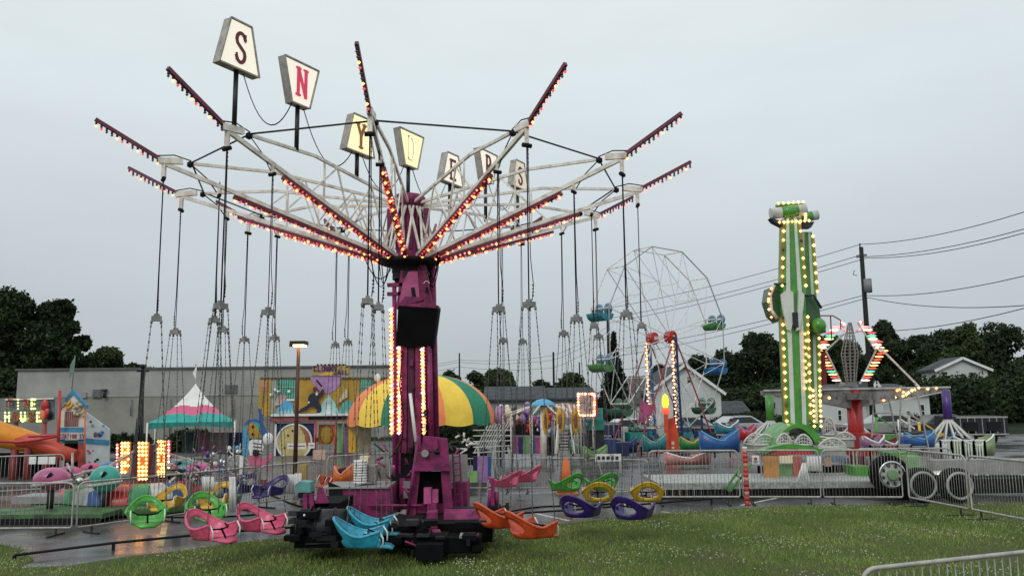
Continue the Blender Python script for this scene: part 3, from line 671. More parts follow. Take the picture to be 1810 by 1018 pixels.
# ---------------------------------------------------------------- swing seats
def seat_mesh(col, dark, root):
    NU, NV = 56, 12
    def plan(t):
        L1 = .30; L2 = PI*.27; tot = 2*L1+L2; s = t*tot
        if s < L1: return (.26-s, -.29), 0
        if s > L1+L2: return (-.04+(s-L1-L2), .29), 0
        q = (s-L1)/L2*PI; return (-.04-.30*math.sin(q), -.29*math.cos(q)), math.sin(q)
    def rim(t, bk): x = abs(t-.5)*2; return .19+.235*(.5+.5*math.cos(PI*min(1, x/.60)))**.85+.075*max(0, (x-.62)/.38)**1.3
    mb = MB().m(col); V = {}
    for i in range(NU+1):
        t = i/NU; (x, y), bk = plan(t); hh = rim(t, bk)
        for j in range(NV+1):
            v = j/NV; k = .80+.20*(v**.6); lean = -.10*bk*v
            z = .02*math.cos(PI*v)+v*hh
            V[i, j] = len(mb.v); fl_ = .10*math.exp(-((abs(t-.5)*2-.50)/.16)**2)*v**3; mb.v.append((x*k+lean, y*(k*1.06+fl_), z))
    for i in range(NU):
        for j in range(NV):
            t = (i+.5)/NU; v = (j+.5)/NV
            if ((t-.5)/.15)**2+((v-.46)/.31)**2 < 1: continue
            mb.face([V[i, j], V[i+1, j], V[i+1, j+1], V[i, j+1]], True)
    # floor with a front tongue
    o = len(mb.v); ring = [V[i, 0] for i in range(NU+1)]
    cidx = len(mb.v); mb.v.append((.02, 0, .0))
    for i in range(NU): mb.face([ring[i+1], ring[i], cidx], True)
    a0, a1 = len(mb.v), len(mb.v)+1
    mb.face([ring[0], cidx, ring[-1]], True)
    for k, (x, w, z) in enumerate(((.26, .21, .01), (.36, .17, .0), (.42, .11, -.03))):
        mb.v += [(x, -w, z), (x, w, z)]
    b = a0; mb.face([ring[0], ring[-1], b+1, b], True); mb.face([b, b+1, b+3, b+2], True); mb.face([b+2, b+3, b+5, b+4], True)
    sh = mb.build('shell', root); m = sh.modifiers.new('s', 'SOLIDIFY'); m.thickness = .028; m.offset = 0
    mb = MB().m(col); mb.tube([mb_ for mb_ in [Vector(sh.data.vertices[V[i, NV]].co) for i in range(NU+1)]], .022, 6); mb.build('rim', root)
    hl = []
    for i in range(24):
        q = 2*PI*i/24; t = .5+.155*math.cos(q); v = .46+.32*math.sin(q); (x, y), bk = plan(t); hh = rim(t, bk); k = .80+.20*(v**.6)
        hl.append((x*k-.10*bk*v, y*(k*1.06+.10*math.exp(-((abs(t-.5)*2-.50)/.16)**2)*v**3), .02*math.cos(PI*v)+v*hh))
    mb = MB().m(col); mb.tube(hl, .016, 5, closed=True); mb.build('back_opening_edge', root)
    mb = MB().m(BLK); mb.tube([(.02, -.235, .20), (.16, -.15, .16), (.20, 0, .15), (.16, .15, .16), (.02, .235, .20)], .013, 5); mb.bar((.20, 0, .15), (.30, 0, .01), .03, .012); mb.ball((.2, 0, .15), .026, 6)
    mb.build('lap_bar', root)
    for s in (-1, 1): mb = MB().m(WHI); mb.tube([(.24, s*.27, .24), (.30, s*.27, .15), (.30, s*.26, .03)], .012, 5); mb.build('front_cord', root)
    for s in (-1, 1): mb = MB().m(dark); mb.box((.02, s*.284, .14), (.035, .01, .075)); mb.build('side_slot', root)
SEATC = {'pink': ((.68, .09, .19), (.25, .01, .05)), 'blue': ((.02, .32, .46), (.01, .1, .2)), 'orange': ((.62, .075, .02), (.2, .01, .01)),
         'purple': ((.035, .012, .15), (.01, .01, .03)), 'yellow': ((.62, .38, .02), (.3, .12, .01)), 'green': ((.06, .37, .03), (.02, .12, .02))}
for c_ in SEATC: SEATC[c_] = tuple(M(c_+'_seat_plastic'+('_deep' if j else ''), q, .36, var=.20, scale=7, coat=.3) for j, q in enumerate(SEATC[c_]))
def make_swing(colr, zs):
    root = thing('hanging_swing', '', 'swing seat'); col, dk = SEATC[colr]
    seat_mesh(col, dk, root)
    zb = HS-zs
    for sx_, x in ((-1, -.20), (1, .22)):
        for s in (-1, 1):
            mb = MB().m(CHAIN); A = Vector((x, s*.30 if x > 0 else s*.31, .25 if x > 0 else .33)); B = Vector((sx_*.07, s*.08, zb))
            n = 46; D = (B-A)
            prevp = None
            for i in range(n):  # chain links: alternating flat plates
                p, q = A+D*(i/n), A+D*((i+.86)/n); mb.bar(p, q, .016 if i % 2 else .006, .006 if i % 2 else .016)
            mb.build('chain', root)
    mb = MB().m(M('block_grey', (.26, .25, .24), .5, metal=.3)); mb.box((0, 0, zb+.03), (.15, .17, .085)); mb.box((0, 0, zb+.09), (.05, .10, .05))
    for s in (-1, 1):
        for q in (-1, 1): mb.cyl((s*.07, q*.08, zb+.0), (s*.07, q*.08, zb-.06), .02, n=6)
    mb.build('spreader_block', root)
    return root
zs0 = .38
protos = {}
order = ['blue', 'orange', 'purple', 'yellow', 'green', 'pink', 'blue', 'orange', 'purple', 'yellow', 'green', 'pink']
WHERE = ['at the very front by the black counterweights', 'at the front right over the lawn edge', 'at the right, nearest the lawn', 'at the right behind purple ones', 'at the right nearest the barriers', 'at back right behind the magenta tank',
         'at the back behind the mast', 'at the back left of the mast', 'at back left before the fun house', 'at the left behind green ones', 'at the far left over wet paving', 'at the front left facing the lawn']
low_ = lambda r: 5.42+(HT-5.42)*(r-.45)/(RO-.45)
g = random.Random(21)
for k in range(12):
    for io, r in (('outer', RO), ('inner', RI)):
        c = order[k]
        if c not in protos: root = protos[c] = make_swing(c, zs0)
        else: root = copy_tree(protos[c])
        a = k*PI/6
        p = rp_(a, r, zs0+g.uniform(-.02, .03)); root.location = p; root.rotation_euler.z = a+g.uniform(-.10, .10)
        side = {0: ('nearer', 'farther'), 1: ('right hand', 'left hand'), 2: ('right hand', 'left hand'), 3: ('right hand', 'left hand'), 4: ('right hand', 'left hand'), 5: ('right hand', 'left hand'),
                6: ('farther', 'nearer'), 7: ('left hand', 'right hand'), 8: ('left hand', 'right hand'), 9: ('left hand', 'right hand'), 10: ('left hand', 'right hand'), 11: ('left hand', 'right hand')}[k][0 if io == 'outer' else 1]
        shade = {('green', 10): 'lime green'}.get((c, k), c)
        root['label'] = f'{side} of the two {shade} swing seats {WHERE[k]}'
        root['group'] = 'swing seats hanging round the ride'
        if c in ('orange', 'blue', 'yellow'):
            mb = MB().m(M('decal_white', (.6, .58, .52), .6, var=.2) if c != 'blue' else M('decal_salmon', (.62, .25, .18), .6, var=.2))
            if c == 'blue':
                for q in range(5): mb.box((.15+.018*math.cos(q*1.257), -.292, .170+.018*math.sin(q*1.257)), (.022, .006, .022))
            else: mb.box((.16, -.292, .170), (.075, .006, .06)); mb.m(BLKM); word(mb, '22', (.135, -.297, .152), .02, .036, .006, .3, th=.002)
            o = mb.build('decal'); o.parent = root
        # the hanger cable runs from the block up to the arm
        tr = Matrix.Rotation(-root.rotation_euler.z, 3, 'Z'); topz = (6.55 if io == 'outer' else low_(RI)-.2)-p.z
        mb = MB().m(BLKM if io == 'outer' and k in (0, 1, 2, 10, 11) else DRK); zb = HS-zs0
        mb.cyl((0, 0, zb+.12), (0, 0, topz), .012 if io == 'outer' and k in (0, 1, 2, 10, 11) else .008, n=6)
        d = tr @ tan_(a)*.1
        mb.tube([(d.x*.6, d.y*.6, zb+.1), (d.x*.9, d.y*.9, zb+.34), (d.x*.4, d.y*.4, zb+.8), (d.x*.2, d.y*.2, topz)], .008, 4)
        for i in range(4): mb.octa((d.x*.8, d.y*.8, zb+.18+i*.055), .022)
        for i in range(4): mb.octa((d.x*.25, d.y*.25, topz-.1-i*.07), .016)
        o = mb.build('hanger_cable'); o.parent = root
for c in protos:
    pass
# ================================================================ barriers
def make_barrier():
    root = thing('crowd_barrier', '', 'barrier'); L = 2.3; h = 1.08
    mb = MB().m(GALV); x0, x1, z0, z1, rr = -L/2, L/2, .16, h, .13
    pts = []
    for cx, cz, a0 in ((x1-rr, z1-rr, 0), (x0+rr, z1-rr, 90), (x0+.03, z0+.03, 180), (x1-.03, z0+.03, 270)):
        q = rr if cz > .5 else .03
        for i in range(5 if q > .1 else 2): a = R(a0+90*i/(4 if q > .1 else 1)); pts.append((cx+q*math.cos(a), 0, cz+q*math.sin(a)))
    mb.tube(pts, .020, 6, closed=True); mb.build('frame', root)
    mb = MB().m(M('barrier_bar_steel', (.33, .315, .29), .5, metal=.3, var=.2, scale=8))
    for i in range(1, 25): x = x0+L*i/25; mb.cyl((x, 0, z0), (x, 0, z1-.02), .006, n=5)
    mb.build('bars', root)
    for x in (x0+.3, x1-.3):
        mb = MB().m(DRK); mb.bar((x, 0, .17), (x, 0, .02), .03); mb.bar((x, -.28, .02), (x, .28, .02), .05, .03); mb.build('foot', root)
    return root
bar0 = make_barrier(); bused = False
def barrier_row(pts, Hs, labels, group, first_off=0):
    """pts = ground points; panels laid end to end"""
    global bused
    P = [Vector((p.x, p.y)) for p in pts]; n = 0
    for A, B in zip(P, P[1:]):
        d = B-A; L = d.length; k = max(1, round(L/2.38)); 
        for i in range(k):
            c = A+d*((i+.5)/k); 
            if not bused: o = bar0; bused = True
            else: o = copy_tree(bar0)
            s = (L/k)/2.38
            o.location = (c.x, c.y, 0); o.rotation_euler.z = math.atan2(d.y, d.x)+random.uniform(-.01, .01); o.scale = (s, 1, Hs)
            nm = ['first', 'second', 'third', 'fourth', 'fifth', 'sixth', 'seventh', 'eighth', 'ninth', 'tenth'][n]
            o['label'] = f'{nm} steel barrier from the left {labels}'; o['group'] = group; n += 1
barrier_row([G(-90, 948), G(130, 946), G(330, 919), G(560, 884)], .90, 'in the near left row', 'near left barriers')
barrier_row([G(-60, 882), G(112, 872)], 1.0, 'in front of the orange slide', 'barriers by the slide')
barrier_row([G(575, 884), G(690, 872)], 1.0, 'between the fun house and the mast', 'barriers by the mast')
barrier_row([G(792, 871), G(1040, 871), G(1150, 878)], .84, 'in the middle row right of the mast', 'middle barriers')
barrier_row([G(1146, 892), G(1312, 892), G(1600, 893)], 1.14, 'in the right row before the green ride', 'right barriers')
barrier_row([G(1606, 893), G(1860, 945)], 1.14, 'in the run turning toward the camera by the wheels', 'far right barriers')
barrier_row([G(1345, 866), G(1690, 866)], 1.0, 'behind the right row, inside the green ride', 'inner right barriers')
A = at(1522, 1010, 6.75); B = at(1760, 982, 7.3)
o = copy_tree(bar0); d = Vector((B.x-A.x, B.y-A.y, 0)).normalized(); c = Vector((A.x, A.y, 0))+d*1.15
o.location = c; o.rotation_euler.z = math.atan2(d.y, d.x); o.scale = (1, 1, .98); o['label'] = 'nearest steel barrier, only its curved top corner showing above the grass'; o['group'] = 'crowd barriers'
# white pleated drapes and signs hung on barriers
def drape(x0, x1, y0, y1, Y, label, n=5, top=None):
    mb = MB().m(WHI); V = []; N = n*6
    for i in range(N+1):
        t = i/N; tt = top if top else (x0, x1)
        for (xx, y) in ((tt[0]+(tt[1]-tt[0])*t, y0), (x0+(x1-x0)*t, y1)):
            p = at(xx, y, Y); V.append(Vector((p.x, p.y+.035*math.sin(i/6*2*PI), p.z)))
    for i in range(N): mb.add([V[2*i], V[2*i+2], V[2*i+3], V[2*i+1]], [(0, 1, 2, 3)], True)
    c = at((x0+x1)/2, y1, Y); o = one(mb, 'drape', label, 'drape', (c.x, Y, 0), 'white pleated drapes on barriers')
    m = o.modifiers.new('s', 'SOLIDIFY'); m.thickness = .01
drape(358, 378, 842, 868, 16.8, 'short white pleated drape behind the lime seats', 3); drape(405, 417, 842, 905, 16.7, 'tall narrow white drape right of the lime seats', 2)
drape(497, 524, 838, 872, 19.6, 'white pleated drape left of the yellow post cover', 4); drape(518, 530, 836, 884, 19.4, 'long white drape hanging to the ground beside the lamp pole', 2, (521, 533))
drape(1404, 1432, 818, 858, 21.0, 'white cone shaped pleated skirt inside the green ride', 5, (1419, 1424)); drape(1426, 1452, 806, 832, 21.2, 'square white pleated panel hanging beside the cone skirt', 5)
def sgn(x0, y0, x1, y1, Y, mat, label, text=None, name='notice_board', legs=False, tm=None, tb=None):
    c = at((x0+x1)/2, y1, Y); t = thing(name, label, 'sign', (c.x, Y, 0))
    mb = MB().m(mat); mb.pr(x0, y0, x1, y1, Y, .03); mb.build('board', t)
    if legs:
        for x in (x0+2, x1-2): mb = MB().m(GALV); p = at(x, y1, Y+.05); mb.cyl((p.x, p.y, 0), (p.x, p.y, at(x, y0, Y).z), .025, n=6); mb.build('leg', t)
    if text:
        for i, tx in enumerate(text):
            mb = MB().m(tm or BLKM); hh = (y1-y0)/len(text); wpx(mb, tx, x0+(x1-x0)*.12, y0+hh*(i+.2), x1-(x1-x0)*.12, y0+hh*(i+.85), Y-.012, .2); mb.build('lettering', t)
    return t
for i, (x0, x1) in enumerate(((51, 63), (67, 84), (86, 97))): sgn(x0, 807, x1, 820, 21.0, WHI, ['small left', 'wide middle', 'small right'][i]+' white notice on the barrier before the slide')
sgn(1330, 805, 1342, 820, 18.9, WHI, 'white warning notice with red mark beside the red post', None)
mb = MB().m(RED); mb.pr(1333, 808, 1338, 813, 18.85, .01); mb.m(BLKM); mb.pr(1332, 815, 1340, 816.5, 18.85, .01); o = mb.build('red_mark'); o.parent = [q for q in bpy.data.objects if q.name.startswith('notice_board')][-1]; o.data.transform(Matrix.Translation(-wloc(o.parent)))
sgn(553, 795, 575, 812, 22, M('peach_board', (.62, .42, .33), .6), 'pale peach board on the barrier right of the round yellow disc')
sgn(452, 846, 475, 856, 20, CREAM, 'cream sign with red letters hanging above the purple seats', ['FEE'], tm=RED)
t = sgn(1052, 802, 1098, 815, 17.9, WHI, 'tilted white metal notice leaning on the middle barrier', None)
mb = MB().m(DRK)
for i in range(5): mb.pr(1056+i*8, 806, 1061+i*8, 812, 17.88, .01)
mb.m(GALV); mb.bar(at(1057, 815, 17.9), at(1064, 838, 17.9), .05, .02); mb.bar(at(1096, 814, 17.9), at(1097, 835, 17.9), .04, .02)
mb.build('lettering', t)
# striped red and white post, street furniture
mb = MB(); b = G(1321, 893); 
for i in range(12):
    mb.m(M('post_orange_red', (.60, .06, .04), .5, var=.3) if i % 3 != 2 else M('pale_red_paint', (.6, .25, .22), .5)); mb.cyl((b.x, b.y, i*.106), (b.x, b.y, (i+1)*.106), .055, n=12)
mb.m(WHI); mb.cyl((b.x, b.y, 1.272), (b.x, b.y, 1.32), .056, n=12)
one(mb, 'bollard', 'red and white banded post standing at the barrier joint', 'post', (b.x, b.y, 0))
mb = MB().m(BLKM)
pts = [G(x, y)+Vector((0, 0, z)) for x, y, z in ((25, 990, .08), (200, 972, .12), (408, 962, .22), (520, 946, .15))]; mb.tube(pts, .022, 6)
for p in (pts[0], pts[1], pts[2]): mb.bar(p, (p.x, p.y, 0), .04)
p = pts[2]; mb.bar((p.x, p.y, 0), (p.x, p.y, .30), .05)
one(mb, 'pipe_rail', 'low black pipe rail along the left paving edge', 'rail', (pts[2].x, pts[2].y, 0), 'low black rails')
mb = MB().m(BLKM); pts = [G(x, y)+Vector((0, 0, .13)) for x, y in ((860, 922), (1010, 912), (1258, 891))]; mb.tube(pts, .022, 6)
for p in pts: mb.bar(p, (p.x, p.y, 0), .04)
one(mb, 'pipe_rail', 'low black pipe rail behind the purple seats on the right', 'rail', (pts[1].x, pts[1].y, 0), 'low black rails')
# street lamp (lit)
Yl = 26.5; b = at(520, 0, Yl); bx = at(521, 842, Yl).x; tz = at(524, 612, Yl).z
t = thing('street_lamp', 'lit parking lot lamp on a thin rust brown pole', 'street lamp', (bx, Yl, 0))
mb = MB().m(M('rust_brown_pole', (.07, .022, .02), .5)); mb.tube([(bx, Yl, 0), (bx+.02, Yl, tz-.05)], [.075, .055], 10); mb.build('pole', t)
mb = MB().m(M('lamp_housing', (.03, .015, .015), .5)); mb.box((bx+.03, Yl, tz+.10), (.50, .45, .12)); mb.box((bx-.19, Yl, tz+.04), (.14, .2, .1)); hd = mb.build('lamp_head', t)
mb = MB().m(M('lamp_lens_lit', (1, .6, .2), .3, var=0, emit=9, ecol=(1, .55, .16))); mb.box((bx+.06, Yl-.02, tz+.02), (.34, .36, .06)); mb.build('lens', hd)
# black finial post
Yp = 31; p = at(253, 648, Yp); t = thing('black_post', 'tall black post with ball finial and rolled mast cloth before the grey wall', 'post', (p.x, Yp, 0))
mb = MB().m(BLKM); mb.tube([(p.x, Yp, 0), (p.x, Yp, p.z-.1)], [.13, .07], 10); mb.build('pole', t)
mb = MB().m(BLKM); mb.ball((p.x, Yp, p.z), .10, 8); mb.box((p.x, Yp, p.z-.17), (.42, .12, .05)); mb.build('finial', t)
mb = MB().m(DRK)
for i, s in enumerate((-.16, -.08, .1, .18)): mb.tube([(p.x+s, Yp-.1, .2), (p.x+s*.6, Yp-.08, p.z-1.9+.3*i)], [.05, .015], 6)
mb.build('rope_bundle', t)
# utility poles and wires
PB = M('pole_wood', (.018, .015, .014), .85, var=.2)
def upole(px, Y, top, label, r=.16, xf=False):
    p = at(px, top, Y); t = thing('utility_pole', label, 'utility pole', (p.x, Y, 0), 'utility poles')
    mb = MB().m(PB); mb.tube([(p.x, Y, -.2), (p.x, Y, p.z)], [r*1.15, r*.8], 10); mb.build('pole', t)
    if xf:
        mb = MB().m(M('transformer_grey', (.22, .23, .24), .5)); q = at(px+12, 505, Y-.3); mb.cyl((q.x, q.y, q.z-.5), (q.x, q.y, q.z+.5), .28, n=14); mb.build('transformer', t)
        mb = MB().m(PB)
        for yy in (452, 455): a = at(px-8, yy, Y), at(px+10, yy-2, Y); mb.bar(a[0], a[1], .08)
        mb.tube([at(px-2, 430, Y), at(px-2, 437, Y)], .05, 5); mb.tube([at(px-12, 478, Y), at(px-14, 486, Y), at(px-7, 487, Y)], .03, 4)
        mb.build('crossarm', t)
    return p
upole(1522, 60, 437, 'tall dark utility pole with grey transformer above the lit diamonds', .19, True)
upole(1074, 85, 565, 'tall dark pole between the conifer and the ferris wheel', .16); upole(978, 90, 622, 'thin dark pole above the grey shingle roofs', .13)
upole(1024, 92, 640, 'short thin pole left of the conifer', .09); upole(812, 95, 624, 'thin pole above the right side of the striped canopy', .10)
def wire(pts, label, sag=.3, r=.022):
    q = []
    for (a, b) in zip(pts, pts[1:]):
        for i in range(11): t = i/10; q.append(lerp(a, b, t)-Vector((0, 0, sag*4*t*(1-t))))
    mb = MB().m(PB); mb.tube(q, r, 4); one(mb, 'power_line', label, 'power line', q[0], 'overhead power lines')
wires = [((1521, 432), (1810, 375), (1075, 545), 'topmost power line meeting the pole top'), ((1511, 454), (1810, 405), (1075, 563), 'second power line from the top'), ((1532, 456), (1810, 412), (1075, 571), 'third power line from the top'),
 ((1526, 522), (1810, 488), (1075, 620), 'fourth power line at transformer height'), ((1535, 526), (1810, 540), (1076, 632), 'slack lower power line drooping right of the pole'), ((1524, 585), (1810, 545), (1076, 655), 'lowest power line crossing before the wood')]
for a, b, c, lb in wires: wire([at(*b, 40), at(*a, 60), at(*c, 85)], lb, .35)
for y0, y1, y2, lb in ((571, 628, 636, 'upper thin line between the far middle poles'), (580, 636, 640, 'middle thin line between the far middle poles'), (592, 650, 648, 'lower thin line between the far middle poles')):
    wire([at(1074, y0+6, 85), at(978, y1, 90), at(812, y2, 95), at(600, y2+26, 98)], lb, .3, .016)
# ================================================================ buildings
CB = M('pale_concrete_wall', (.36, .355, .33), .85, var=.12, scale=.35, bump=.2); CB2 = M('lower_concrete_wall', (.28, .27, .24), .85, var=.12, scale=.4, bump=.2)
Yb = 60; a = at(32, 655, Yb); b = at(700, 655, Yb); zt = a.z; zm = at(32, 703, Yb).z
t = thing('commercial_building', 'long low windowless grey building across the left background', 'building', (a.x, Yb, 0))
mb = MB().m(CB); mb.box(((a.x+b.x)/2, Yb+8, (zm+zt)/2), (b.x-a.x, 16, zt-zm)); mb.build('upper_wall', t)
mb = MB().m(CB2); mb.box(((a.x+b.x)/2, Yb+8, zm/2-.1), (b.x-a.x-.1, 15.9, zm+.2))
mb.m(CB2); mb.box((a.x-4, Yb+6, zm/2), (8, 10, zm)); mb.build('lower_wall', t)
mb = MB().m(M('roof_coping', (.10, .10, .10), .6)); mb.box(((a.x+b.x)/2, Yb+8, zt+.06), (b.x-a.x+.3, 16.3, .14)); mb.build('roof_edge', t)
for x0, x1, y0, y1 in ((397, 419, 680, 695), (163, 178, 688, 703)):
    mb = MB().m(M('vent_grille', (.20, .195, .19), .7)); mb.pr(x0, y0, x1, y1, Yb-.08, .1); mb.m(M('vent_slat', (.12, .12, .12), .7))
    for i in range(5): mb.pr(x0+1, y0+1+i*(y1-y0)/5, x1-1, y0+2+i*(y1-y0)/5, Yb-.11, .02)
    mb.build('vent', t)
mb = MB().m(DRK); mb.cyl(at(184, 703, Yb-.15), at(184, 690, Yb-.15), .12, n=8); mb.box(at(184, 689, Yb-.15), (.35, .3, .12)); mb.build('wall_lamp', t); mb = MB().m(GREY); mb.pr(140, 693, 152, 703, Yb-.1, .12); mb.build('wall_box', t)
for x, y0, y1 in ((231, 704, 735), (412, 703, 735), (300, 704, 770), (560, 660, 700)):
    mb = MB().m(M('conduit', (.2, .2, .19), .6)); mb.cyl(at(x, y0, Yb-.1), at(x, y1, Yb-.1), .045, n=6); mb.build('conduit', t)
SHG = M('shingle_grey', (.055, .06, .068), .85, var=.2, scale=1.5, bump=.3); SID = M('white_siding', (.58, .60, .58), .7, var=.06, scale=.6)
SHB = M('shingle_brown', (.10, .095, .085), .85, var=.2, scale=1.5)
def gable(px0, px1, yt, ye, yg, Y, dep, label, axis='y', wall=SID, roof=SHG, wins=(), over=.35, name='house', g0=None):
    """gable facing the camera (axis y) or ridge across the view (axis x)"""
    x0, x1 = at(px0, ye, Y).x, at(px1, ye, Y).x; ze = at(px0, ye, Y).z; zt = at((px0+px1)/2, yt, Y+(dep/2 if axis == 'x' else 0)).z; z0 = 0 if g0 is None else g0; c = (x0+x1)/2
    t = thing(name, label, 'house', (c, Y, 0))
    mb = MB().m(wall)
    if axis == 'y': mb.poly([(x0, Y, z0), (x1, Y, z0), (x1, Y, ze), (c, Y, zt), (x0, Y, ze)], (0, dep, 0))
    else:
        mb.poly([(x0, Y, z0), (x0, Y+dep, z0), (x0, Y+dep, ze), (x0, Y+dep/2, zt), (x0, Y, ze)], (x1-x0, 0, 0))
    mb.build('wall', t)
    mb = MB().m(roof); e = over; sl = None
    if axis == 'y':
        s = (zt-ze)/(c-x0)
        for q in (-1, 1):
            xe = c+q*(c-x0+e); mb.poly([(c, Y-e, zt+.02), (xe, Y-e, zt-s*(c-x0+e)+.02), (xe, Y-e, zt-s*(c-x0+e)+.2), (c, Y-e, zt+.2)], (0, dep+2*e, 0))
    else:
        s = (zt-ze)/(dep/2)
        for q in (-1, 1):
            ye_ = Y+dep/2+q*(dep/2+e); mb.poly([(x0-e, Y+dep/2, zt+.02), (x0-e, ye_, zt-s*(dep/2+e)+.02), (x0-e, ye_, zt-s*(dep/2+e)+.2), (x0-e, Y+dep/2, zt+.2)], (x1-x0+2*e, 0, 0))
    mb.build('roof', t)
    if axis == 'y':
        mb = MB().m(WHI)
        for q in (-1, 1): xe = c+q*(c-x0+e); mb.bar((c, Y-e-.03, zt+.06), (xe, Y-e-.03, zt-s*(c-x0+e)+.06), .05, .24)
        mb.build('fascia', t)
    for (wx0, wy0, wx1, wy1) in wins:
        mb = MB().m(WHI); mb.pr(wx0-1, wy0-1, wx1+1, wy1+1, Y-.05, .06); w_ = mb.build('window', t)
        mb = MB().m(DGLASS); mb.pr(wx0, wy0, wx1, wy1, Y-.07, .03); mb.m(WHI); m_ = (wy0+wy1)/2; mb.pr(wx0, m_-.4, wx1, m_+.4, Y-.085, .02); mb.build('pane', w_)
    return t
gable(1148, 1274, 646, 694, 770, 72, 12, 'white gabled house seen behind the ferris wheel', wins=((1220, 741, 1228, 752), (1232, 741, 1240, 752), (1256, 741, 1266, 752), (1215, 666, 1222, 676)))
gable(1105, 1170, 668, 712, 770, 74, 9, 'brown roofed wing left of the white gabled house', 'x', roof=SHB, name='house_wing')
gable(1272, 1322, 712, 732, 760, 78, 6, 'small white outbuilding right of the gabled house', 'x', roof=SHG, name='outbuilding')
gable(860, 960, 686, 708, 760, 80, 10, 'low house with blue grey shingle roof left of the thin pole', 'x', wall=GREY)
gable(962, 1050, 688, 706, 760, 82, 10, 'low house with blue grey shingle roof right of the thin pole', 'x', wall=GREY)
gable(1440, 1642, 682, 700, 770, 70, 14, 'long low white building behind the lit diamonds', 'x', wins=((1566, 703, 1572, 712), (1627, 715, 1634, 737), (1482, 725, 1487, 742), (1518, 716, 1524, 730)), name='white_building')
gable(1535, 1560, 676, 698, 770, 69.5, 8, 'small white gable projecting from the long low building', wins=())
gable(1655, 1745, 634, 654, 770, 80, 3, 'small white gabled house among the trees at the right', wins=((1664, 657, 1675, 668),))
# ================================================================ vehicles parked behind
def car(px, py, Y, col, label, L=4.4, rz=0):
    g_ = G(px, 900); x = at(px, py, Y).x
    t = thing('parked_car', label, 'car', (x, Y, 0), 'cars parked behind the rides', rz)
    prof = [(-L/2, .35), (-L/2, .75), (-L*.42, .92), (-L*.24, 1.0), (-L*.10, 1.42), (L*.16, 1.46), (L*.32, 1.02), (L*.47, .88), (L/2, .6), (L/2, .32)]
    mb = MB().m(col); N = len(prof)
    o = 0; vs = []
    for y, k in ((-.84, .86), (-.78, 1), (.78, 1), (.84, .86)):
        vs.append([(x_*(1 if k == 1 else .985), y*(1 if z < 1.1 else .82), z if k == 1 else .36+(z-.36)*(.93)) for x_, z in prof])
    for s in vs: mb.v += s
    for j in range(3):
        for i in range(N-1): mb.face([j*N+i, j*N+i+1, (j+1)*N+i+1, (j+1)*N+i], False)
    mb.face(list(range(N))); mb.face(list(range(3*N, 4*N))[::-1])
    mb.build('body', t).location = (0, 0, 0)
    ob = t.children[0]
    for s in (-1, 1):
        mb = MB().m(DGLASS); mb.poly([(-L*.2, s*.80, 1.03), (-L*.085, s*.73, 1.37), (L*.145, s*.73, 1.39), (L*.27, s*.80, 1.03)], (0, s*.02, 0)); o = mb.build('side_window'); o.parent = t
    for sx in (-1, 1):
        for s in (-1, 1):
            mb = MB().m(BLK); mb.cyl((sx*L*.31, s*.68, .32), (sx*L*.31, s*.87, .32), .32, n=16); o = mb.build('wheel'); o.parent = t
            mb = MB().m(CHROME); mb.cyl((sx*L*.31, s*.86, .32), (sx*L*.31, s*.885, .32), .19, n=12); q = mb.build('rim'); q.parent = o
    for s in (-1, 1):
        mb = MB().m(CHROME); mb.box((L/2-.02, s*.55, .68), (.06, .3, .12)); o = mb.build('headlight'); o.parent = t
    ob.data.transform(Matrix.Translation(Vector((x, Y, 0))))
    return t
for a in [(1105, 770, 46, M('car_white', (.6, .6, .6), .2, var=.05, coat=.5), 'white car parked behind the ferris wheel', 4.4, .1), (1040, 780, 47, M('car_blue', (.02, .04, .16), .2, var=.05, coat=.5), 'dark blue car left of the ferris wheel', 4.4, 0),
    (1215, 780, 48, M('car_black', (.012, .014, .02), .2, var=.05, coat=.5), 'black car right of the ferris wheel tower', 4.4, 3.1), (1300, 775, 50, M('car_silver', (.4, .4, .4), .2, var=.05, coat=.5), 'silver car beyond the blue ride boat', 4.6, .2),
    (1565, 760, 50, M('car_grey', (.3, .31, .3), .2, var=.05, coat=.5), 'pale grey pickup sized car before the low white building', 4.8, 0), (1660, 765, 48, M('car_dark', (.03, .03, .04), .2, var=.05, coat=.5), 'dark car before the right hand wood', 4.4, 0),
    (960, 790, 48, M('car_grey', (.3, .3, .3)), 'grey car behind the bungee frame', 4.4, 0)]: car(*a)
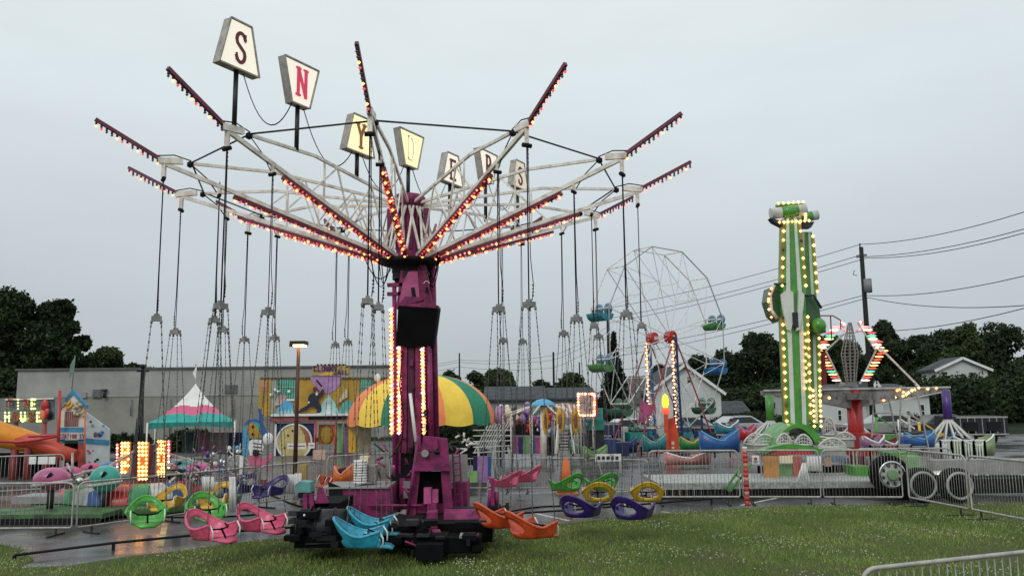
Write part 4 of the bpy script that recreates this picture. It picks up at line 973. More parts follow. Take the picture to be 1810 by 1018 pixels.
# ================================================================ ferris wheel
Yf = 40; hub = at(1169, 597, Yf); ax = Vector((.65, -.76, 0)); hx = Vector((.76, .65, 0)); WW = .56
fw_ = thing('ferris_wheel', 'white ferris wheel with red hubs on light trimmed red and blue towers', 'ferris wheel', (hub.x, Yf, 0))
RW = 4.45
def wp(side, r, a): return hub+ax*side*WW+hx*(r*math.cos(a))+Vector((0, 0, r*math.sin(a)))
NS = 12
for side in (-1, 1):
    mb = MB().m(WHT if side < 0 else M('ferris_rim_grey', (.42, .43, .43), .45, metal=.3))
    for i in range(NS):
        a, b = R(30*i+15), R(30*i+45)
        mb.m(M('ferris_rim_grey', (.4, .4, .4)) if side > 0 else WHT); mb.bar(wp(side, RW, a), wp(side, RW, b), .042)
    mb.build('rim', fw_)
    mb = MB().m(M('ferris_spoke_white', (.75, .76, .75), .5, var=.1))
    for i in range(NS):
        a, b = R(30*i+15), R(30*i+45)
        mb.bar(wp(side, .25, a), wp(side, RW, a), .032)
        if i % 2: mb.bar(wp(side, RW*.60, a), wp(side, RW*.60, b), .016)
        mb.bar(wp(side, RW*.62, a), wp(side, RW, b), .020)
    mb.build('spokes', fw_)
    mb = MB().m(RED); c = hub+ax*side*WW; mb.cyl(c-ax*.18, c+ax*.18, .30, n=16)
    for i in range(12): mb.ball(c+ax*.2*side+hx*.2*math.cos(i*PI/6)+Vector((0, 0, .2*math.sin(i*PI/6))), .05, 6)
    mb.build('wheel_hub', fw_)
mb = MB().m(WHT)
for i in range(NS): a = R(30*i+15); mb.bar(wp(-1, RW, a), wp(1, RW, a), .05); mb.bar(wp(-1, RW*.62, a), wp(1, RW*.62, a), .03)
mb.bar(hub-ax*(WW+.2), hub+ax*(WW+.2), .16); mb.build('cross_ties', fw_)
for side, xx in ((1, 1188), (-1, 1150)):
    c = hub+ax*side*(WW+.25); b0 = Vector((c.x, c.y, 0))
    mb = MB().m(NAVY if side > 0 else BLU)
    for s in (-1, 1):
        mb.bar(c+hx*.1*s, b0+hx*.30*s, .09)
        for i in range(14): t_ = i/14; mb.bar(c*(1-t_)+b0*t_+hx*(.1+.2*t_)*s, c*(1-t_-.07)+b0*(t_+.07)-hx*(.1+.2*t_)*s, .03)
    mb.m(M('thin_red_stay', (.35, .05, .06), .5))
    mb.bar(c, b0+hx*3.0*(1)+ax*0, .05); mb.bar(c, b0-hx*3.0, .05)
    mb.bar(b0-hx*3, b0+hx*3, .1)
    tw = mb.build('tower', fw_)
    mb = MB().m(RED); k = -ax*0-Vector((0, .16, 0)); A, B = c+k-Vector((.14, 0, .25)), b0+k+Vector((-.14, 0, 1.0 if side > 0 else 1.5)); mb.bar(A+Vector((0, .04, 0)), B+Vector((0, .04, 0)), .12, .04, up=(0, 1, 0))
    for i, p in enumerate(row(A, B, 26)): mb.m(BULB['white' if i % 2 else 'hot']); mb.octa(p+Vector((.02*(-1)**i, 0, 0)), .07)
    mb.build('light_strip', tw)
mb = MB().m(M('orange_red_base', (.68, .08, .03), .45)); mb.pp([(1178, 797), (1182, 740), (1192, 738), (1207, 797)], 38.9, .5); mb.m(CREAM); mb.pr(1187, 780, 1192, 786, 38.85, .03); mb.pr(1187, 789, 1192, 793, 38.85, .03)
mb.build('tower_base', fw_)
mb = MB().m(MAGL); mb.pp([(1128, 745), (1133, 703), (1141, 712), (1152, 716), (1157, 700), (1160, 730), (1145, 732), (1140, 748)], 39.2, .06)
mb.build('painted_panel', fw_)
# lit torch figure
b = at(1179, 797, 38.4); t = thing('torch_lamp', 'glowing yellow and red torch on a red stand before the ferris wheel', 'lamp', (b.x, 38.4, 0))
mb = MB().m(M('orange_red_base', (.68, .08, .03))); mb.bar((b.x-.02, 38.4, 0), at(1177, 732, 38.4), .16); mb.build('stand', t)
mb = MB().m(M('flame_yellow_lit', (1, .7, .05), .5, var=0, emit=1.0, ecol=(1, .72, .03))); c = at(1176, 710, 38.4); mb.ball(c, .2, 10, (.8, .8, 1.9)); mb.build('flame', t)
mb = MB().m(M('flame_red_lit', (1, .1, .05), .5, var=0, emit=.6, ecol=(1, .12, .05))); c = at(1177, 726, 38.4); mb.ball(c, .2, 10, (1, 1, .9)); mb.build('cup', t)
def make_tub():
    root = thing('gondola', '', 'gondola')
    for nm, c1 in (('shell', 0),):
        mb = MB().m(TUBM); V = []
        for i in range(13):
            a = PI*i/12; 
            for y in (-.38, .38): V.append((.36*math.cos(a), y, .05-.30*math.sin(a)))
        o = len(mb.v); mb.v += V
        for i in range(12): mb.face([o+2*i, o+2*i+1, o+2*i+3, o+2*i+2], True)
        mb.poly([(V[2*i][0], -.38, V[2*i][2]) for i in range(13)], (0, -.03, 0)); mb.poly([(V[2*i][0], .38, V[2*i][2]) for i in range(13)], (0, .03, 0))
        mb.build('shell', root)
    mb = MB().m(TUBB)
    for s in (-1, 1): mb.ball((-.22, s*.24, .24), .24, 12, (.3, 1, 1))
    mb.build('backrest', root)
    mb = MB().m(TUBM); mb.ball((.2, 0, .0), .2, 8, (.6, 1.6, .5)); mb.build('footboard', root)
    for s in (-1, 1): mb = MB().m(DRK); mb.bar((0, .42*s, .0), (0, .42*s, .30), .03); mb.build('hanger', root)
    return root
tubs = {}
for cn, c1, c2 in (('green', (.10, .30, .08), (.12, .24, .34)), ('teal', (.04, .26, .32), (.12, .25, .36)), ('blue', (.02, .16, .40), (.02, .12, .3)), ('dark green', (.05, .14, .09), (.10, .2, .12))):
    TUBM = M('ferris_tub_'+cn.replace(' ', '_'), c1, .4); TUBB = M('ferris_back_'+cn.replace(' ', '_'), c2, .4)
    tubs[cn] = [make_tub(), False]
for i, cn, lb in ((0, 'green', 'at the upper right of the ferris wheel, against sky'), (11, 'blue', 'at the right of the ferris wheel before the dark trees'), (10, 'dark green', 'at the lower right of the wheel before the white house'), (5, 'teal', 'at the upper left of the ferris wheel'),
    (6, 'green', 'at the left of the ferris wheel before the conifer'), (7, 'dark green', 'at the lower left of the ferris wheel'), (9, 'teal', 'at the very bottom of the ferris wheel behind the torch')):
    a = R(30*i+15); p = wp(0, RW, a)-Vector((0, 0, .30)); r0 = tubs[cn]
    o = r0[0] if not r0[1] else copy_tree(r0[0]); r0[1] = True
    o.location = p; o.rotation_euler.z = math.atan2(hx.y, hx.x)+PI; o.scale = (1.15,)*3; o['label'] = f'{cn} tub seat hanging {lb}'; o['group'] = 'ferris wheel tub seats'
# ================================================================ green pendulum tower ride
Yg = 24; gt = at(1412, 760, Yg)
t = thing('pendulum_ride', 'tall green and white twin arm pendulum ride edged with amber bulbs', 'fairground ride', (gt.x, Yg, 0))
def tower(cx0, cx1, ytop, ybot, wt, wm, wb, Y, lab, ym=530):
    mb = MB().m(GRN)
    def L(y):  # half widths
        if y < ym: k = (y-ytop)/(ym-ytop); return cx0+(cx1-cx0)*(y-ytop)/(ybot-ytop), wt+(wm-wt)*k
        k = (y-ym)/(ybot-ym); return cx0+(cx1-cx0)*(y-ytop)/(ybot-ytop), wm+(wb-wm)*k
    ys = [ytop, ym-22, ym, ym+28, ybot]
    def outline(f0, f1):
        l, r = [], []
        for y in ys: c, w_ = L(y); l.append((c+w_*f0, y)); r.append((c+w_*f1, y))
        return l+r[::-1]
    mb.pp(outline(-1, 1), Y, .5)
    for f0, f1 in ((-.72, -.34), (.34, .72)): mb.m(M('tower_white_stripe', (.66, .68, .62), .45, var=.08)); mb.pp(outline(f0, f1), Y-.03, .02)
    o = mb.build('arm', t)
    for f in (-1.12, 1.12):
        mb = MB().m(YEL)
        for y0, y1 in ((ytop+8, ym-25), (ym+30, ybot-8)):
            c0, w0 = L(y0); c1, w1 = L(y1); A, B = at(c0+w0*f, y0, Y), at(c1+w1*f, y1, Y); mb.m(M('bulb_rail', (.35, .25, .04), .5)); mb.bar(A+Vector((0, .05, 0)), B+Vector((0, .05, 0)), .11, .05, up=(0, 1, 0))
            for i, p in enumerate(row(A, B, int((y1-y0)/13))): mb.m(BULB[random.choice(['warm']*7+['hot', 'hot', 'off'])]); mb.octa(p-Vector((0, .02, 0)), random.uniform(.045, .062))
        mb.build('light_strip', o)
tower(1425, 1437, 410, 748, 10, 15, 12, Yg+.8, 'rear', 540)
tower(1399, 1412, 385, 752, 12, 20, 19, Yg, 'front')
mb = MB().m(M('counter_cylinder_white', (.62, .62, .58), .4, var=.15)); A, B = at(1362, 378, Yg), at(1424, 371, Yg); mb.cyl(A, B, .17, n=18); A2, B2 = at(1400, 388, Yg+.7), at(1445, 380, Yg+.7); mb.cyl(A2, B2, .15, n=18)
mb.m(GRN); 
for P, Q, r in ((A, B, .172), (A2, B2, .152)):
    d = Q-P; m_ = P+d*.55
    mb.tube([m_-d*.25, m_-d*.02, m_+d*.22], [r+.0, r+.006, r+.0], 18)
mb.pr(1374, 360, 1422, 364, Yg, .2); mb.m(DRK); mb.pp([(1362, 385), (1385, 392), (1384, 400), (1368, 392)], Yg-.05, .3); mb.pp([(1415, 392), (1440, 392), (1434, 402), (1418, 402)], Yg+.6, .3)
cyl_ = mb.build('counterweight_cylinder', t)
mb = MB()
for p in row(at(1376, 360, Yg), at(1420, 357, Yg), 6)+row(at(1378, 393, Yg-.15), at(1430, 390, Yg-.1), 8)+[at(1424, 366+i*4, Yg-.1) for i in range(6)]: mb.m(BULB[random.choice(['warm', 'hot'])]); mb.octa(p, .05)
mb.build('bulbs', cyl_)
mb = MB().m(M('gondola_dark_green', (.03, .11, .03), .35, coat=.3)); 
mb.pp([(1366, 506), (1376, 502), (1388, 512), (1392, 560), (1382, 566), (1370, 555), (1362, 530)], Yg+.3, .9)
mb.pp([(1418, 524), (1436, 524), (1448, 538), (1450, 560), (1459, 572), (1460, 588), (1446, 590), (1430, 580), (1424, 560)], Yg+.2, .9)
mb.m(GRN); mb.ball(at(1447, 576, Yg+.1), .22, 12, (1, 1, 1.1)); mb.m(WHT)
mb.tube([at(1368, 504, Yg+.2), at(1361, 522, Yg+.2), at(1363, 548, Yg+.2), at(1374, 563, Yg+.2)], .06, 8)
mb.m(DRK); mb.tube([at(1368, 502, Yg), at(1390, 502, Yg)], .03, 6); mb.tube([at(1418, 522, Yg), at(1438, 522, Yg), at(1452, 545, Yg)], .04, 6)
gd = mb.build('gondola', t)
mb = MB()
for i in range(12): mb.m(BULB[random.choice(['hot', 'warm', 'off'])]); mb.octa(at(1358+(i/11-.5)**2*22, 510+i*4.6, Yg+.1), .045)
mb.build('bulbs', gd)
mb = MB().m(M('tower_white_stripe', (.55, .57, .52))); mb.pp([(1381, 520), (1392, 512), (1402, 516), (1404, 560), (1398, 585), (1392, 582), (1384, 545)], Yg-.12, .1); mb.pp([(1422, 520), (1412, 512), (1410, 560), (1408, 585), (1414, 582), (1420, 545)], Yg-.12, .1)
mb.m(DRK); mb.pr(1401, 552, 1411, 578, Yg-.14, .1); mb.build('pivot_bracket', t)
mb = MB().m(M('dull_red_cage', (.18, .01, .012), .5)); mb.pr(1438, 620, 1460, 680, Yg+1.0, .6)
mb.tube([at(1450, 558, Yg+1), at(1472, 558, Yg+1), at(1486, 566, Yg+1)], .02, 5); mb.tube([at(1486, 566, Yg+1), at(1486, 582, Yg+1)], .02, 5); mb.tube([at(1468, 558, Yg+1), at(1470, 600, Yg+1)], .02, 5)
mb.m(GRN).pr(1428, 690, 1446, 760, Yg+.9, .6); mb.build('rear_cage', t)
mb = MB().m(BULB['warm'])
for x in (1437, 1449):
    for i in range(8): mb.m(BULB['warm']); mb.octa(at(x+(i*.35), 690+i*9, Yg+.6), .05)
for i in range(9): mb.m(BULB['hot']); mb.octa(at(1423+(i % 2)*2, 590+i*12, Yg-.1), .05)
mb.build('light_strip', t)
# base: arched green cover, mesh domes, platform
mb = MB().m(GRN); Yc = 22.3
def archpts(x0, x1, yb, yt, n=14): return [(x0+(x1-x0)*i/n, yb-(yb-yt)*math.sin(PI*i/n)**.75) for i in range(n+1)]
o_ = archpts(1342, 1462, 799, 785); mb.pp(o_+[(1450, 800), (1402, 792), (1352, 800)], Yc, .5)
o2 = archpts(1368, 1458, 786, 748); i2 = archpts(1376, 1442, 786, 756)
mb.pp(o2+i2[::-1], Yc+1.0, 1.6)
mb.m(RED); mb.pp([(1364, 800), (1398, 791), (1436, 798), (1436, 803), (1364, 803)], Yc+.02, .3)
mb.m(ORG); mb.m(M('ochre_board', (.50, .22, .06), .6, var=.15)).pr(1351, 806, 1377, 848, Yc-.3, .06)
mb.m(M('faded_red_board', (.42, .10, .08), .6)).pr(1402, 806, 1418, 848, Yc-.1, .05); mb.m(CREAM).pr(1378, 805, 1402, 818, Yc-.1, .05)
mb.m(LGRN).pr(1378, 820, 1402, 850, Yc+.1, .05); mb.m(M('worn_tan_board', (.4, .25, .16), .6)).pr(1458, 808, 1470, 824, Yc, .05); mb.m(BLK); mb.pr(1340, 822, 1530, 850, Yc+1.6, .05)
mb.m(GRN).pr(1512, 824, 1540, 850, Yc-.2, .7); mb.m(LGRN); mb.bar(at(1540, 850, Yc-.3), at(1572, 862, Yc-.3), .08)
mb.m(GRN).pp([(1572, 800), (1620, 800), (1616, 846), (1590, 830)], Yc-.3, .8)
mb.build('base_cover', t)
mb = MB().m(M('platform_aluminium', (.45, .46, .44), .5, metal=.4, var=.25, scale=10))
p0, p1 = G(1150, 872), G(1592, 876); z = .28
mb.box(((p0.x+p1.x)/2, 22.0, .33), (p1.x-p0.x, 2.4, .10)); mb.m(M('platform_aluminium', (0, 0, 0))); mb.box(((p0.x+p1.x)/2, 20.72, .30), (p1.x-p0.x, .06, .14))
mb.m(BLKM)
for i in range(34): x = p0.x+(p1.x-p0.x)*(i+.5)/34; mb.box((x, 20.78, .11), (.14, .1, .22))
mb.build('platform', t)
mb = MB().m(GRN)
for a, b in (((1284, 862), (1322, 806)), ((1290, 868), (1328, 820)), ((1284, 862), (1290, 868)), ((1300, 838), (1310, 846))): mb.bar(at(*a, 20.5), at(*b, 20.5), .05)
mb.build('handrail', t)
MESHM = M('white_wire_mesh', (.62, .60, .56), .6, var=.1)
def hoop(x0, x1, yb, yt, Y, label, dep=.9, n=7, grp='white mesh canopy hoops of the ride cars'):
    c = at((x0+x1)/2, yb, Y); mb = MB().m(MESHM)
    for y_ in (0, dep): mb.tube([at(x, y, Y)+Vector((0, y_, 0)) for x, y in archpts(x0, x1, yb, yt)], .03, 6)
    ar = archpts(x0, x1, yb, yt, n)
    for x, y in ar: p = at(x, y, Y); mb.tube([p, p+Vector((0, dep, 0))], .015, 4)
    for i in range(1, n): x, y = ar[i]; mb.tube([at(x, yb, Y), at(x, y, Y)], .012, 4)
    for k in (.35, .7): mb.tube([at(x, yb-(yb-y)*k, Y) for x, y in ar], .012, 4)
    mb.tube([at(x0, yb, Y), at(x1, yb, Y)], .03, 5); mb.m(M('hoop_shell_grey', (.33, .33, .29), .6)); mb.pr(x0+2, yb, x1-2, yb+14, Y, dep)
    one(mb, 'mesh_canopy', label, 'canopy', (c.x, Y, 0), grp)
hoop(1372, 1400, 784, 766, 23.3, 'small left wire hoop inside the green arch'); hoop(1404, 1436, 786, 768, 23.3, 'small right wire hoop inside the green arch')
hoop(1330, 1374, 786, 768, 23.8, 'wire hoop left of the green arch'); hoop(1446, 1496, 790, 774, 23.0, 'low wire hoop right of the green arch'); hoop(1474, 1512, 776, 764, 25.5, 'wire hoop beside the red pillar', .8)
hoop(1452, 1478, 768, 738, 25.2, 'tall rear wire hoop right of the green arch')
# wheels of the green trailer
def wheel(px, py, Y, r, label, star, name='truck_wheel', ring=False):
    c = at(px, py, Y); c.z = max(r, c.z) if not ring else r; t_ = thing(name, label, 'wheel', (c.x, Y, 0), 'truck wheels behind the right barrier')
    mb = MB().m(BLK); mb.tube([c+Vector((r*.80*math.cos(q), .0, r*.80*math.sin(q))) for q in [2*PI*i/28 for i in range(28)]], .20*r, 10, closed=True)
    mb.cyl(c+Vector((0, .02, 0)), c+Vector((0, .22, 0)), r*.97, n=28); mb.build('tyre', t_)
    mb = MB().m(CHROME if not ring else M('white_rim_ring', (.38, .38, .37), .45)); rr = r*(.72 if ring else .66)
    mb.tube([c+Vector((rr*math.cos(q), -.085, rr*math.sin(q))) for q in [2*PI*i/28 for i in range(28)]], .033, 8, closed=True)
    if star:
        mb.m(M('wheel_silver_paint', (.5, .5, .48), .35, var=.15)); mb.cyl(c+Vector((0, .05, 0)), c+Vector((0, -.06, 0)), rr*.98, n=24)
        mb.m(LGRN); mb.cyl(c+Vector((0, -.05, 0)), c+Vector((0, -.14, 0)), rr*.40, n=10)
        mb.m(DRK)
        for i in range(8): q = i*PI/4+.3; mb.ball(c+Vector((rr*.72*math.cos(q), -.065, rr*.72*math.sin(q))), .045, 6)
    mb.build('rim', t_)
    return t_
wheel(1574, 838, 20.0, .45, 'chrome centred wheel with green hub on the green trailer', True)
wheel(1630, 869, 19.5, .40, 'white ringed wheel left of the pair under the black chassis', False, ring=True); wheel(1694, 869, 19.3, .40, 'white ringed wheel right of the pair under the black chassis', False, ring=True)
c = at(1660, 850, 20.2); t = thing('black_chassis', 'black trailer chassis with chrome tank behind the right barrier', 'trailer', (c.x, 20.2, 0))
mb = MB().m(BLKM); mb.pr(1596, 846, 1840, 872, 20.3, .9); mb.pr(1590, 856, 1606, 890, 20.0, .5); mb.pr(1640, 880, 1664, 892, 20.2, .3); mb.build('frame', t)
mb = MB().m(CHROME); mb.cyl(at(1648, 840, 20.1), at(1682, 838, 20.1), .10, n=14); mb.build('tank', t)
mb = MB().m(LGRN); mb.pr(1606, 806, 1630, 842, 20.6, .4); mb.m(GREY).pr(1652, 812, 1830, 838, 20.9, .4); mb.build('cargo_box', t)
# ================================================================ diamond star ride
Yt = 30; c = at(1506, 690, Yt); t = thing('star_ride', 'spinning ride with red centre pillar, grey sweep arms and lit diamond frames', 'fairground ride', (c.x, Yt, 0))
mb = MB().m(RED); mb.cyl((c.x+.05, Yt, 0), (c.x+.05, Yt, c.z), .27, n=20); mb.m(M('pillar_red_box', (.42, .02, .02), .4)); mb.pr(1520, 766, 1562, 806, Yt-1.5, 1.2); mb.m(CREAM); mb.pr(1523, 770, 1530, 782, Yt-1.53, .02); mb.build('pillar', t)
ARM = M('sweep_arm_grey', (.26, .245, .24), .5, metal=.3, var=.3, scale=3)
for nm, pts, Y in (('a', [(1350, 690), (1450, 683), (1550, 684), (1678, 684), (1678, 688), (1560, 712), (1505, 722), (1452, 712), (1350, 698)], Yt),):
    mb = MB().m(ARM); mb.pp(pts, Y-.2, .4); g = random.Random(3)
    mb.m(DRK)
    for i in range(18): x = 1455+i*12; mb.octa(at(x, 695+(i % 3)*4, Y-.22), .03)
    mb.m(M('arm_white_edge', (.5, .5, .48), .5)); mb.bar(at(1350, 690, Y-.24), at(1680, 684, Y-.24), .06)
    mb.bar(at(1453, 714, Y-.24), at(1350, 700, Y-.24), .05); mb.bar(at(1560, 714, Y-.24), at(1678, 690, Y-.24), .05)
    a_ = mb.build('sweep_arm', t)
    mb = MB()
    for x, y in ((1466, 703), (1591, 688), (1597, 693), (1602, 697), (1606, 694), (1596, 700), (1618, 688), (1624, 685), (1562, 707), (1575, 695), (1582, 702), (1655, 686), (1640, 687), (1612, 690), (1586, 690)):
        mb.m(BULB[random.choice(['warm', 'hot', 'white'])]); mb.octa(at(x, y, Y-.26), .06)
    mb.build('bulbs', a_)
    mb = MB().m(ARM); q = at(1506, 705, Y); mb.box((q.x, Yt, q.z+.1), (.6, 5.5, .25)); mb.build('sweep_arm', t)
mb = MB().m(WHT); mb.bar(at(1557, 616, Yt-.3), at(1624, 683, Yt-.3), .06); mb.bar(at(1553, 616, Yt-.3), at(1560, 618, Yt-.3), .12); mb.build('stay', t)
# lit diamonds: frames with vanes of bulbs
def dia(cx, top, mid, bot, hw, Y, inner=False):
    mb = MB().m(WHT)
    P = [(cx, top), (cx+hw, mid), (cx, bot), (cx-hw, mid)]
    return P
fr = MB().m(M('arm_white_edge', (.5, .5, .48)))
for s in (-1, 1):
    xo = 1504+s*44; 
    fr.bar(at(1504+s*12, 570 if s > 0 else 590, Yt-.1), at(xo, 620, Yt-.1), .05); fr.bar(at(xo, 620, Yt-.1), at(1504+s*16, 678, Yt-.1), .05)
fr.m(GREY); fr.pp([(1492, 682), (1494, 676), (1514, 676), (1518, 684)], Yt-.2, .5); fr.build('diamond_frame', t)
vc = ['white', 'green', 'warm', 'red', 'white', 'hot']
for s in (-1, 1):
    mb = MB()
    for i in range(9):
        k = i/8; y0 = 578+42*k; x0 = 1504+s*(18+28*k)
        wv = .08+.10*(i % 3 == 2)+.03*(i % 2); mb.m(BULB[['pink', 'white', 'red', 'green', 'warm', 'red', 'white', 'white', 'hot'][i]]); p = at(x0+s*3, y0, Yt-.15); mb.ball(p+Vector((s*wv, 0, 0)), .07, 8, (2.6, .6, .55))
    for i in range(10):
        k = i/9; y0 = 625+47*k; x0 = 1504+s*(44-27*k)
        mb.m(BULB[['red', 'hot', 'red', 'warm', 'hot', 'red', 'green', 'warm', 'red', 'white'][i]]); p = at(x0+s*4, y0, Yt-.15); mb.ball(p+Vector((s*.10, 0, 0)), .06, 8, (2.8, .6, .55))
    for i in range(10): mb.m(BULB[['red', 'pink', 'white'][i % 3]]); mb.octa(at(1504+s*random.uniform(14, 26)+(4 if s < 0 else -3), random.uniform(566, 585), Yt-.1), .05)
    mb.build('light_vanes', t)
cg = MB().m(M('lattice_spindle', (.26, .235, .22), .5, var=.15))
prof = [(1502, 570, 2.5), (1502, 625, 14.5), (1504, 677, 8)]
for j in range(10):
    a = 2*PI*j/10; pts = []
    for x, y, w_ in prof: q = at(x, y, Yt-.3); r = w_*Yt/F; pts.append(q+Vector((r*math.cos(a), r*math.sin(a), 0)))
    cg.tube(pts, .016, 4)
for i in range(16):
    y = 582+i*6; w_ = 2.5+12*(y-570)/55 if y < 625 else 14.5-6.5*(y-625)/52; q = at(1502, y, Yt-.3); r = w_*Yt/F
    cg.tube([q+Vector((r*math.cos(b), r*math.sin(b), 0)) for b in [2*PI*m/10 for m in range(10)]], .009, 4, closed=True)
cg.build('lattice_spindle', t)
def tubcar(px, Y, ytop, ymid, ybot, col, label, body, top='tube'):
    c = at(px, ymid, Y); t_ = thing('ride_tub', label, 'ride car', (c.x, Y, 0), 'umbrella framed cars of the star ride'); z0 = at(px, ybot, Y).z
    mb = MB().m(col); zt_ = at(px, ytop, Y).z; mb.cyl((c.x, Y, c.z), (c.x, Y, zt_), .14, n=14); mb.build('post', t_)
    mb = MB().m(MESHM)
    for i in range(14): a = 2*PI*i/14; mb.tube([(c.x+.12*math.cos(a), Y+.12*math.sin(a), c.z), (c.x+.78*math.cos(a), Y+.78*math.sin(a), z0)], .035, 5)
    mb.lathe([(.16, .06), (.16, -.06)], (c.x, Y, c.z), 12); mb.build('rib_cage', t_)
    mb = MB().m(body); mb.lathe([(.78, z0), (.82, z0-.08), (.7, max(.12, z0-.45)), (.3, max(.08, z0-.6))], (c.x, Y, 0), 20); mb.build('tub', t_)
tubcar(1362, 28.5, 698, 746, 776, GRN, 'car under the green post left of the green tower', M('tub_cream', (.5, .47, .4), .5))
tubcar(1676, 28.5, 690, 744, 782, PUR, 'car with white lattice rim under the purple post at the right', WHI)
tubcar(1512, 33.5, 720, 748, 778, RED, 'car behind the red pillar with white ribs', M('tub_maroon', (.25, .02, .04), .5))
def boatcar(x0, x1, yt, yb, Y, col, label, trim=WHI, name='ride_car', grp=None, tilt=0):
    c = at((x0+x1)/2, yb, Y); t_ = thing(name, label, 'ride car', (c.x, Y, 0), grp); a, b = at(x0, yb, Y).x, at(x1, yb, Y).x; zt_, zb = at(x0, yt, Y).z, max(.06, at(x0, yb, Y).z)
    L = b-a; h = zt_-zb; mb = MB().m(col); V = []; n = 14; m_ = 9
    for i in range(n+1):
        k = i/n; w_ = .42*math.sin(PI*min(1, max(.03, k*.93+.04)))**.5; top = zb+h*(.55+.45*(abs(k-.5)*2)**1.6+.1*(k > .6))
        for j in range(m_):
            q = PI*j/(m_-1); V.append((a+L*k, Y+.45-w_*math.cos(q), top-(top-zb)*math.sin(q)**.6))
    mb.v += V
    for i in range(n):
        for j in range(m_-1): mb.face([i*m_+j, (i+1)*m_+j, (i+1)*m_+j+1, i*m_+j+1], True)
    o = mb.build('hull', t_); m2 = o.modifiers.new('s', 'SOLIDIFY'); m2.thickness = .03
    mb = MB().m(trim); mb.tube([Vector(V[i*m_])-Vector((0, .01, 0)) for i in range(n+1)], .03, 6); mb.build('trim', t_)
    mb = MB().m(DRK); mb.box((c.x, Y+.45, zb+h*.5), (L*.3, .5, .1)); mb.box((c.x-L*.15, Y+.45, zb+h*.7), (.08, .5, h*.4)); mb.build('seat', t_)
boatcar(1244, 1312, 762, 800, 29, BLU, 'blue boat shaped ride car right of the ferris wheel', LBLU); boatcar(1608, 1662, 764, 792, 27, BLU, 'blue ride car left of the purple post', LBLU); boatcar(1566, 1600, 776, 796, 27.5, M('tub_maroon', (.25, .02, .04)), 'maroon ride car beside the red box')
boatcar(586, 618, 826, 856, 19.5, ORG, 'orange ride car left of the control box', M('salmon', (.75, .25, .15), .5)); boatcar(1180, 1260, 800, 822, 30, M('pale_red_paint', (.6, .25, .22)), 'pale red platform car behind the right barrier', WHI)
boatcar(1140, 1180, 770, 798, 34, M('tub_teal', (.03, .2, .25), .4), 'teal ride car at the foot of the ferris wheel', LGRN)
boatcar(1035, 1075, 790, 815, 24, M('tub_lime', (.25, .34, .16), .5), 'pale lime ride car behind the middle barrier', GRN)
boatcar(1080, 1128, 776, 800, 36, NAVY, 'navy ride car left of the ferris wheel foot', BLU)
# ================================================================ striped canopy ride
Yk = 31; c = at(745, 748, Yk); Rk = 128*Yk/F; zt_, zb = at(745, 661, Yk).z, c.z
t = thing('canopy_ride', 'orange yellow and green striped dome canopy over a small ride behind the mast', 'canopy', (c.x, Yk, 0))
ST = [M('canopy_orange', (.86, .24, .08), .6, var=.06), M('canopy_yellow', (.92, .62, .07), .6, var=.06), M('canopy_green', (.01, .22, .12), .6, var=.06)]
N = 15
for k in range(N):
    mb = MB().m(ST[(k+1) % 3]); a0, a1 = 2*PI*k/N+.10, 2*PI*(k+1)/N+.10; o = 0
    nu, nv = 8, 14
    for i in range(nu+1):
        u = i/nu; a = a0+(a1-a0)*u
        for j in range(nv+1):
            v = j/nv; th_ = v*PI/2; r = Rk*math.sin(th_)**.92*(1-.035*math.sin(PI*u)*math.sin(PI*v)**.5); z = zb+(zt_-zb)*math.cos(th_)**.92+(-.07*math.sin(PI*u)*v**8)
            mb.v.append((c.x+r*math.cos(a), Yk+r*math.sin(a), z))
    for i in range(nu):
        for j in range(nv): q = i*(nv+1)+j; mb.face([q, q+nv+1, q+nv+2, q+1], True)
    mb.build('gore', t)
mb = MB().m(DRK); mb.tube([(c.x+Rk*.98*math.cos(q), Yk+Rk*.98*math.sin(q), zb-.02) for q in [2*PI*i/30 for i in range(30)]], .03, 5, closed=True)
mb.cyl((c.x, Yk, 0), (c.x, Yk, zt_-.1), .25, n=12)
for i in range(8): a = i*PI/4; mb.bar((c.x, Yk, zb+.4), (c.x+Rk*.96*math.cos(a), Yk+Rk*.96*math.sin(a), zb), .05)
mb.m(YEL); 
for px in (619, 626): mb.pr(px-4, 750, px+3, 800, Yk-.3, .15)
mb.m(CREAM); mb.pr(632, 752, 655, 800, Yk+.3, .1); mb.build('frame', t)
mb = MB().m(WHI); mb.ball(at(667, 668, Yk+1), .13, 8, (1, 1, 1.4)); mb.build('finial', t)
# white scissor frame ride (folded lattice) right of the canopy
c = at(868, 790, 27); t = thing('lattice_ride', 'folded white scissor lattice arms beside the striped canopy', 'fairground ride', (c.x, 27, 0))
mb = MB().m(MESHM)
for i in range(9):
    mb.bar(at(838+i*5, 800-i*1.5, 27+.05*i), at(862+i*5.2, 752-i*1.0, 27+.05*i), .035); 
for i in range(5): mb.bar(at(836, 760+i*10, 26.8), at(905, 760+i*9, 26.8), .03)
mb.build('scissor_arms', t)
mb = MB().m(GALV)
for x in (845, 870, 898): mb.cyl((at(x, 0, 27).x, 27, 0), at(x, 790, 27), .04, n=6)
mb.build('legs', t)
g = random.Random(12); mb = MB()
for i in range(34):
    x, y = g.uniform(770, 850), g.uniform(772, 800); mb.m(g.choice([WHT, DRK, DRK, MESHM])); mb.cyl(at(x, y, 28+g.uniform(-.5, .5)), at(x+g.uniform(-20, 20), y+g.uniform(-14, 14), 28), g.uniform(.02, .05), n=5)
mb.m(BLKM).pr(775, 788, 860, 822, 28.4, .6); one(mb, 'ride_machinery', 'tangle of white and dark rods under the striped canopy', 'machinery', (at(810, 800, 28).x, 28, 0))
t = thing('storage_panel', 'green and violet striped panel on the barrier right of the mast', 'panel', (at(848, 0, 19).x, 21.4, 0))
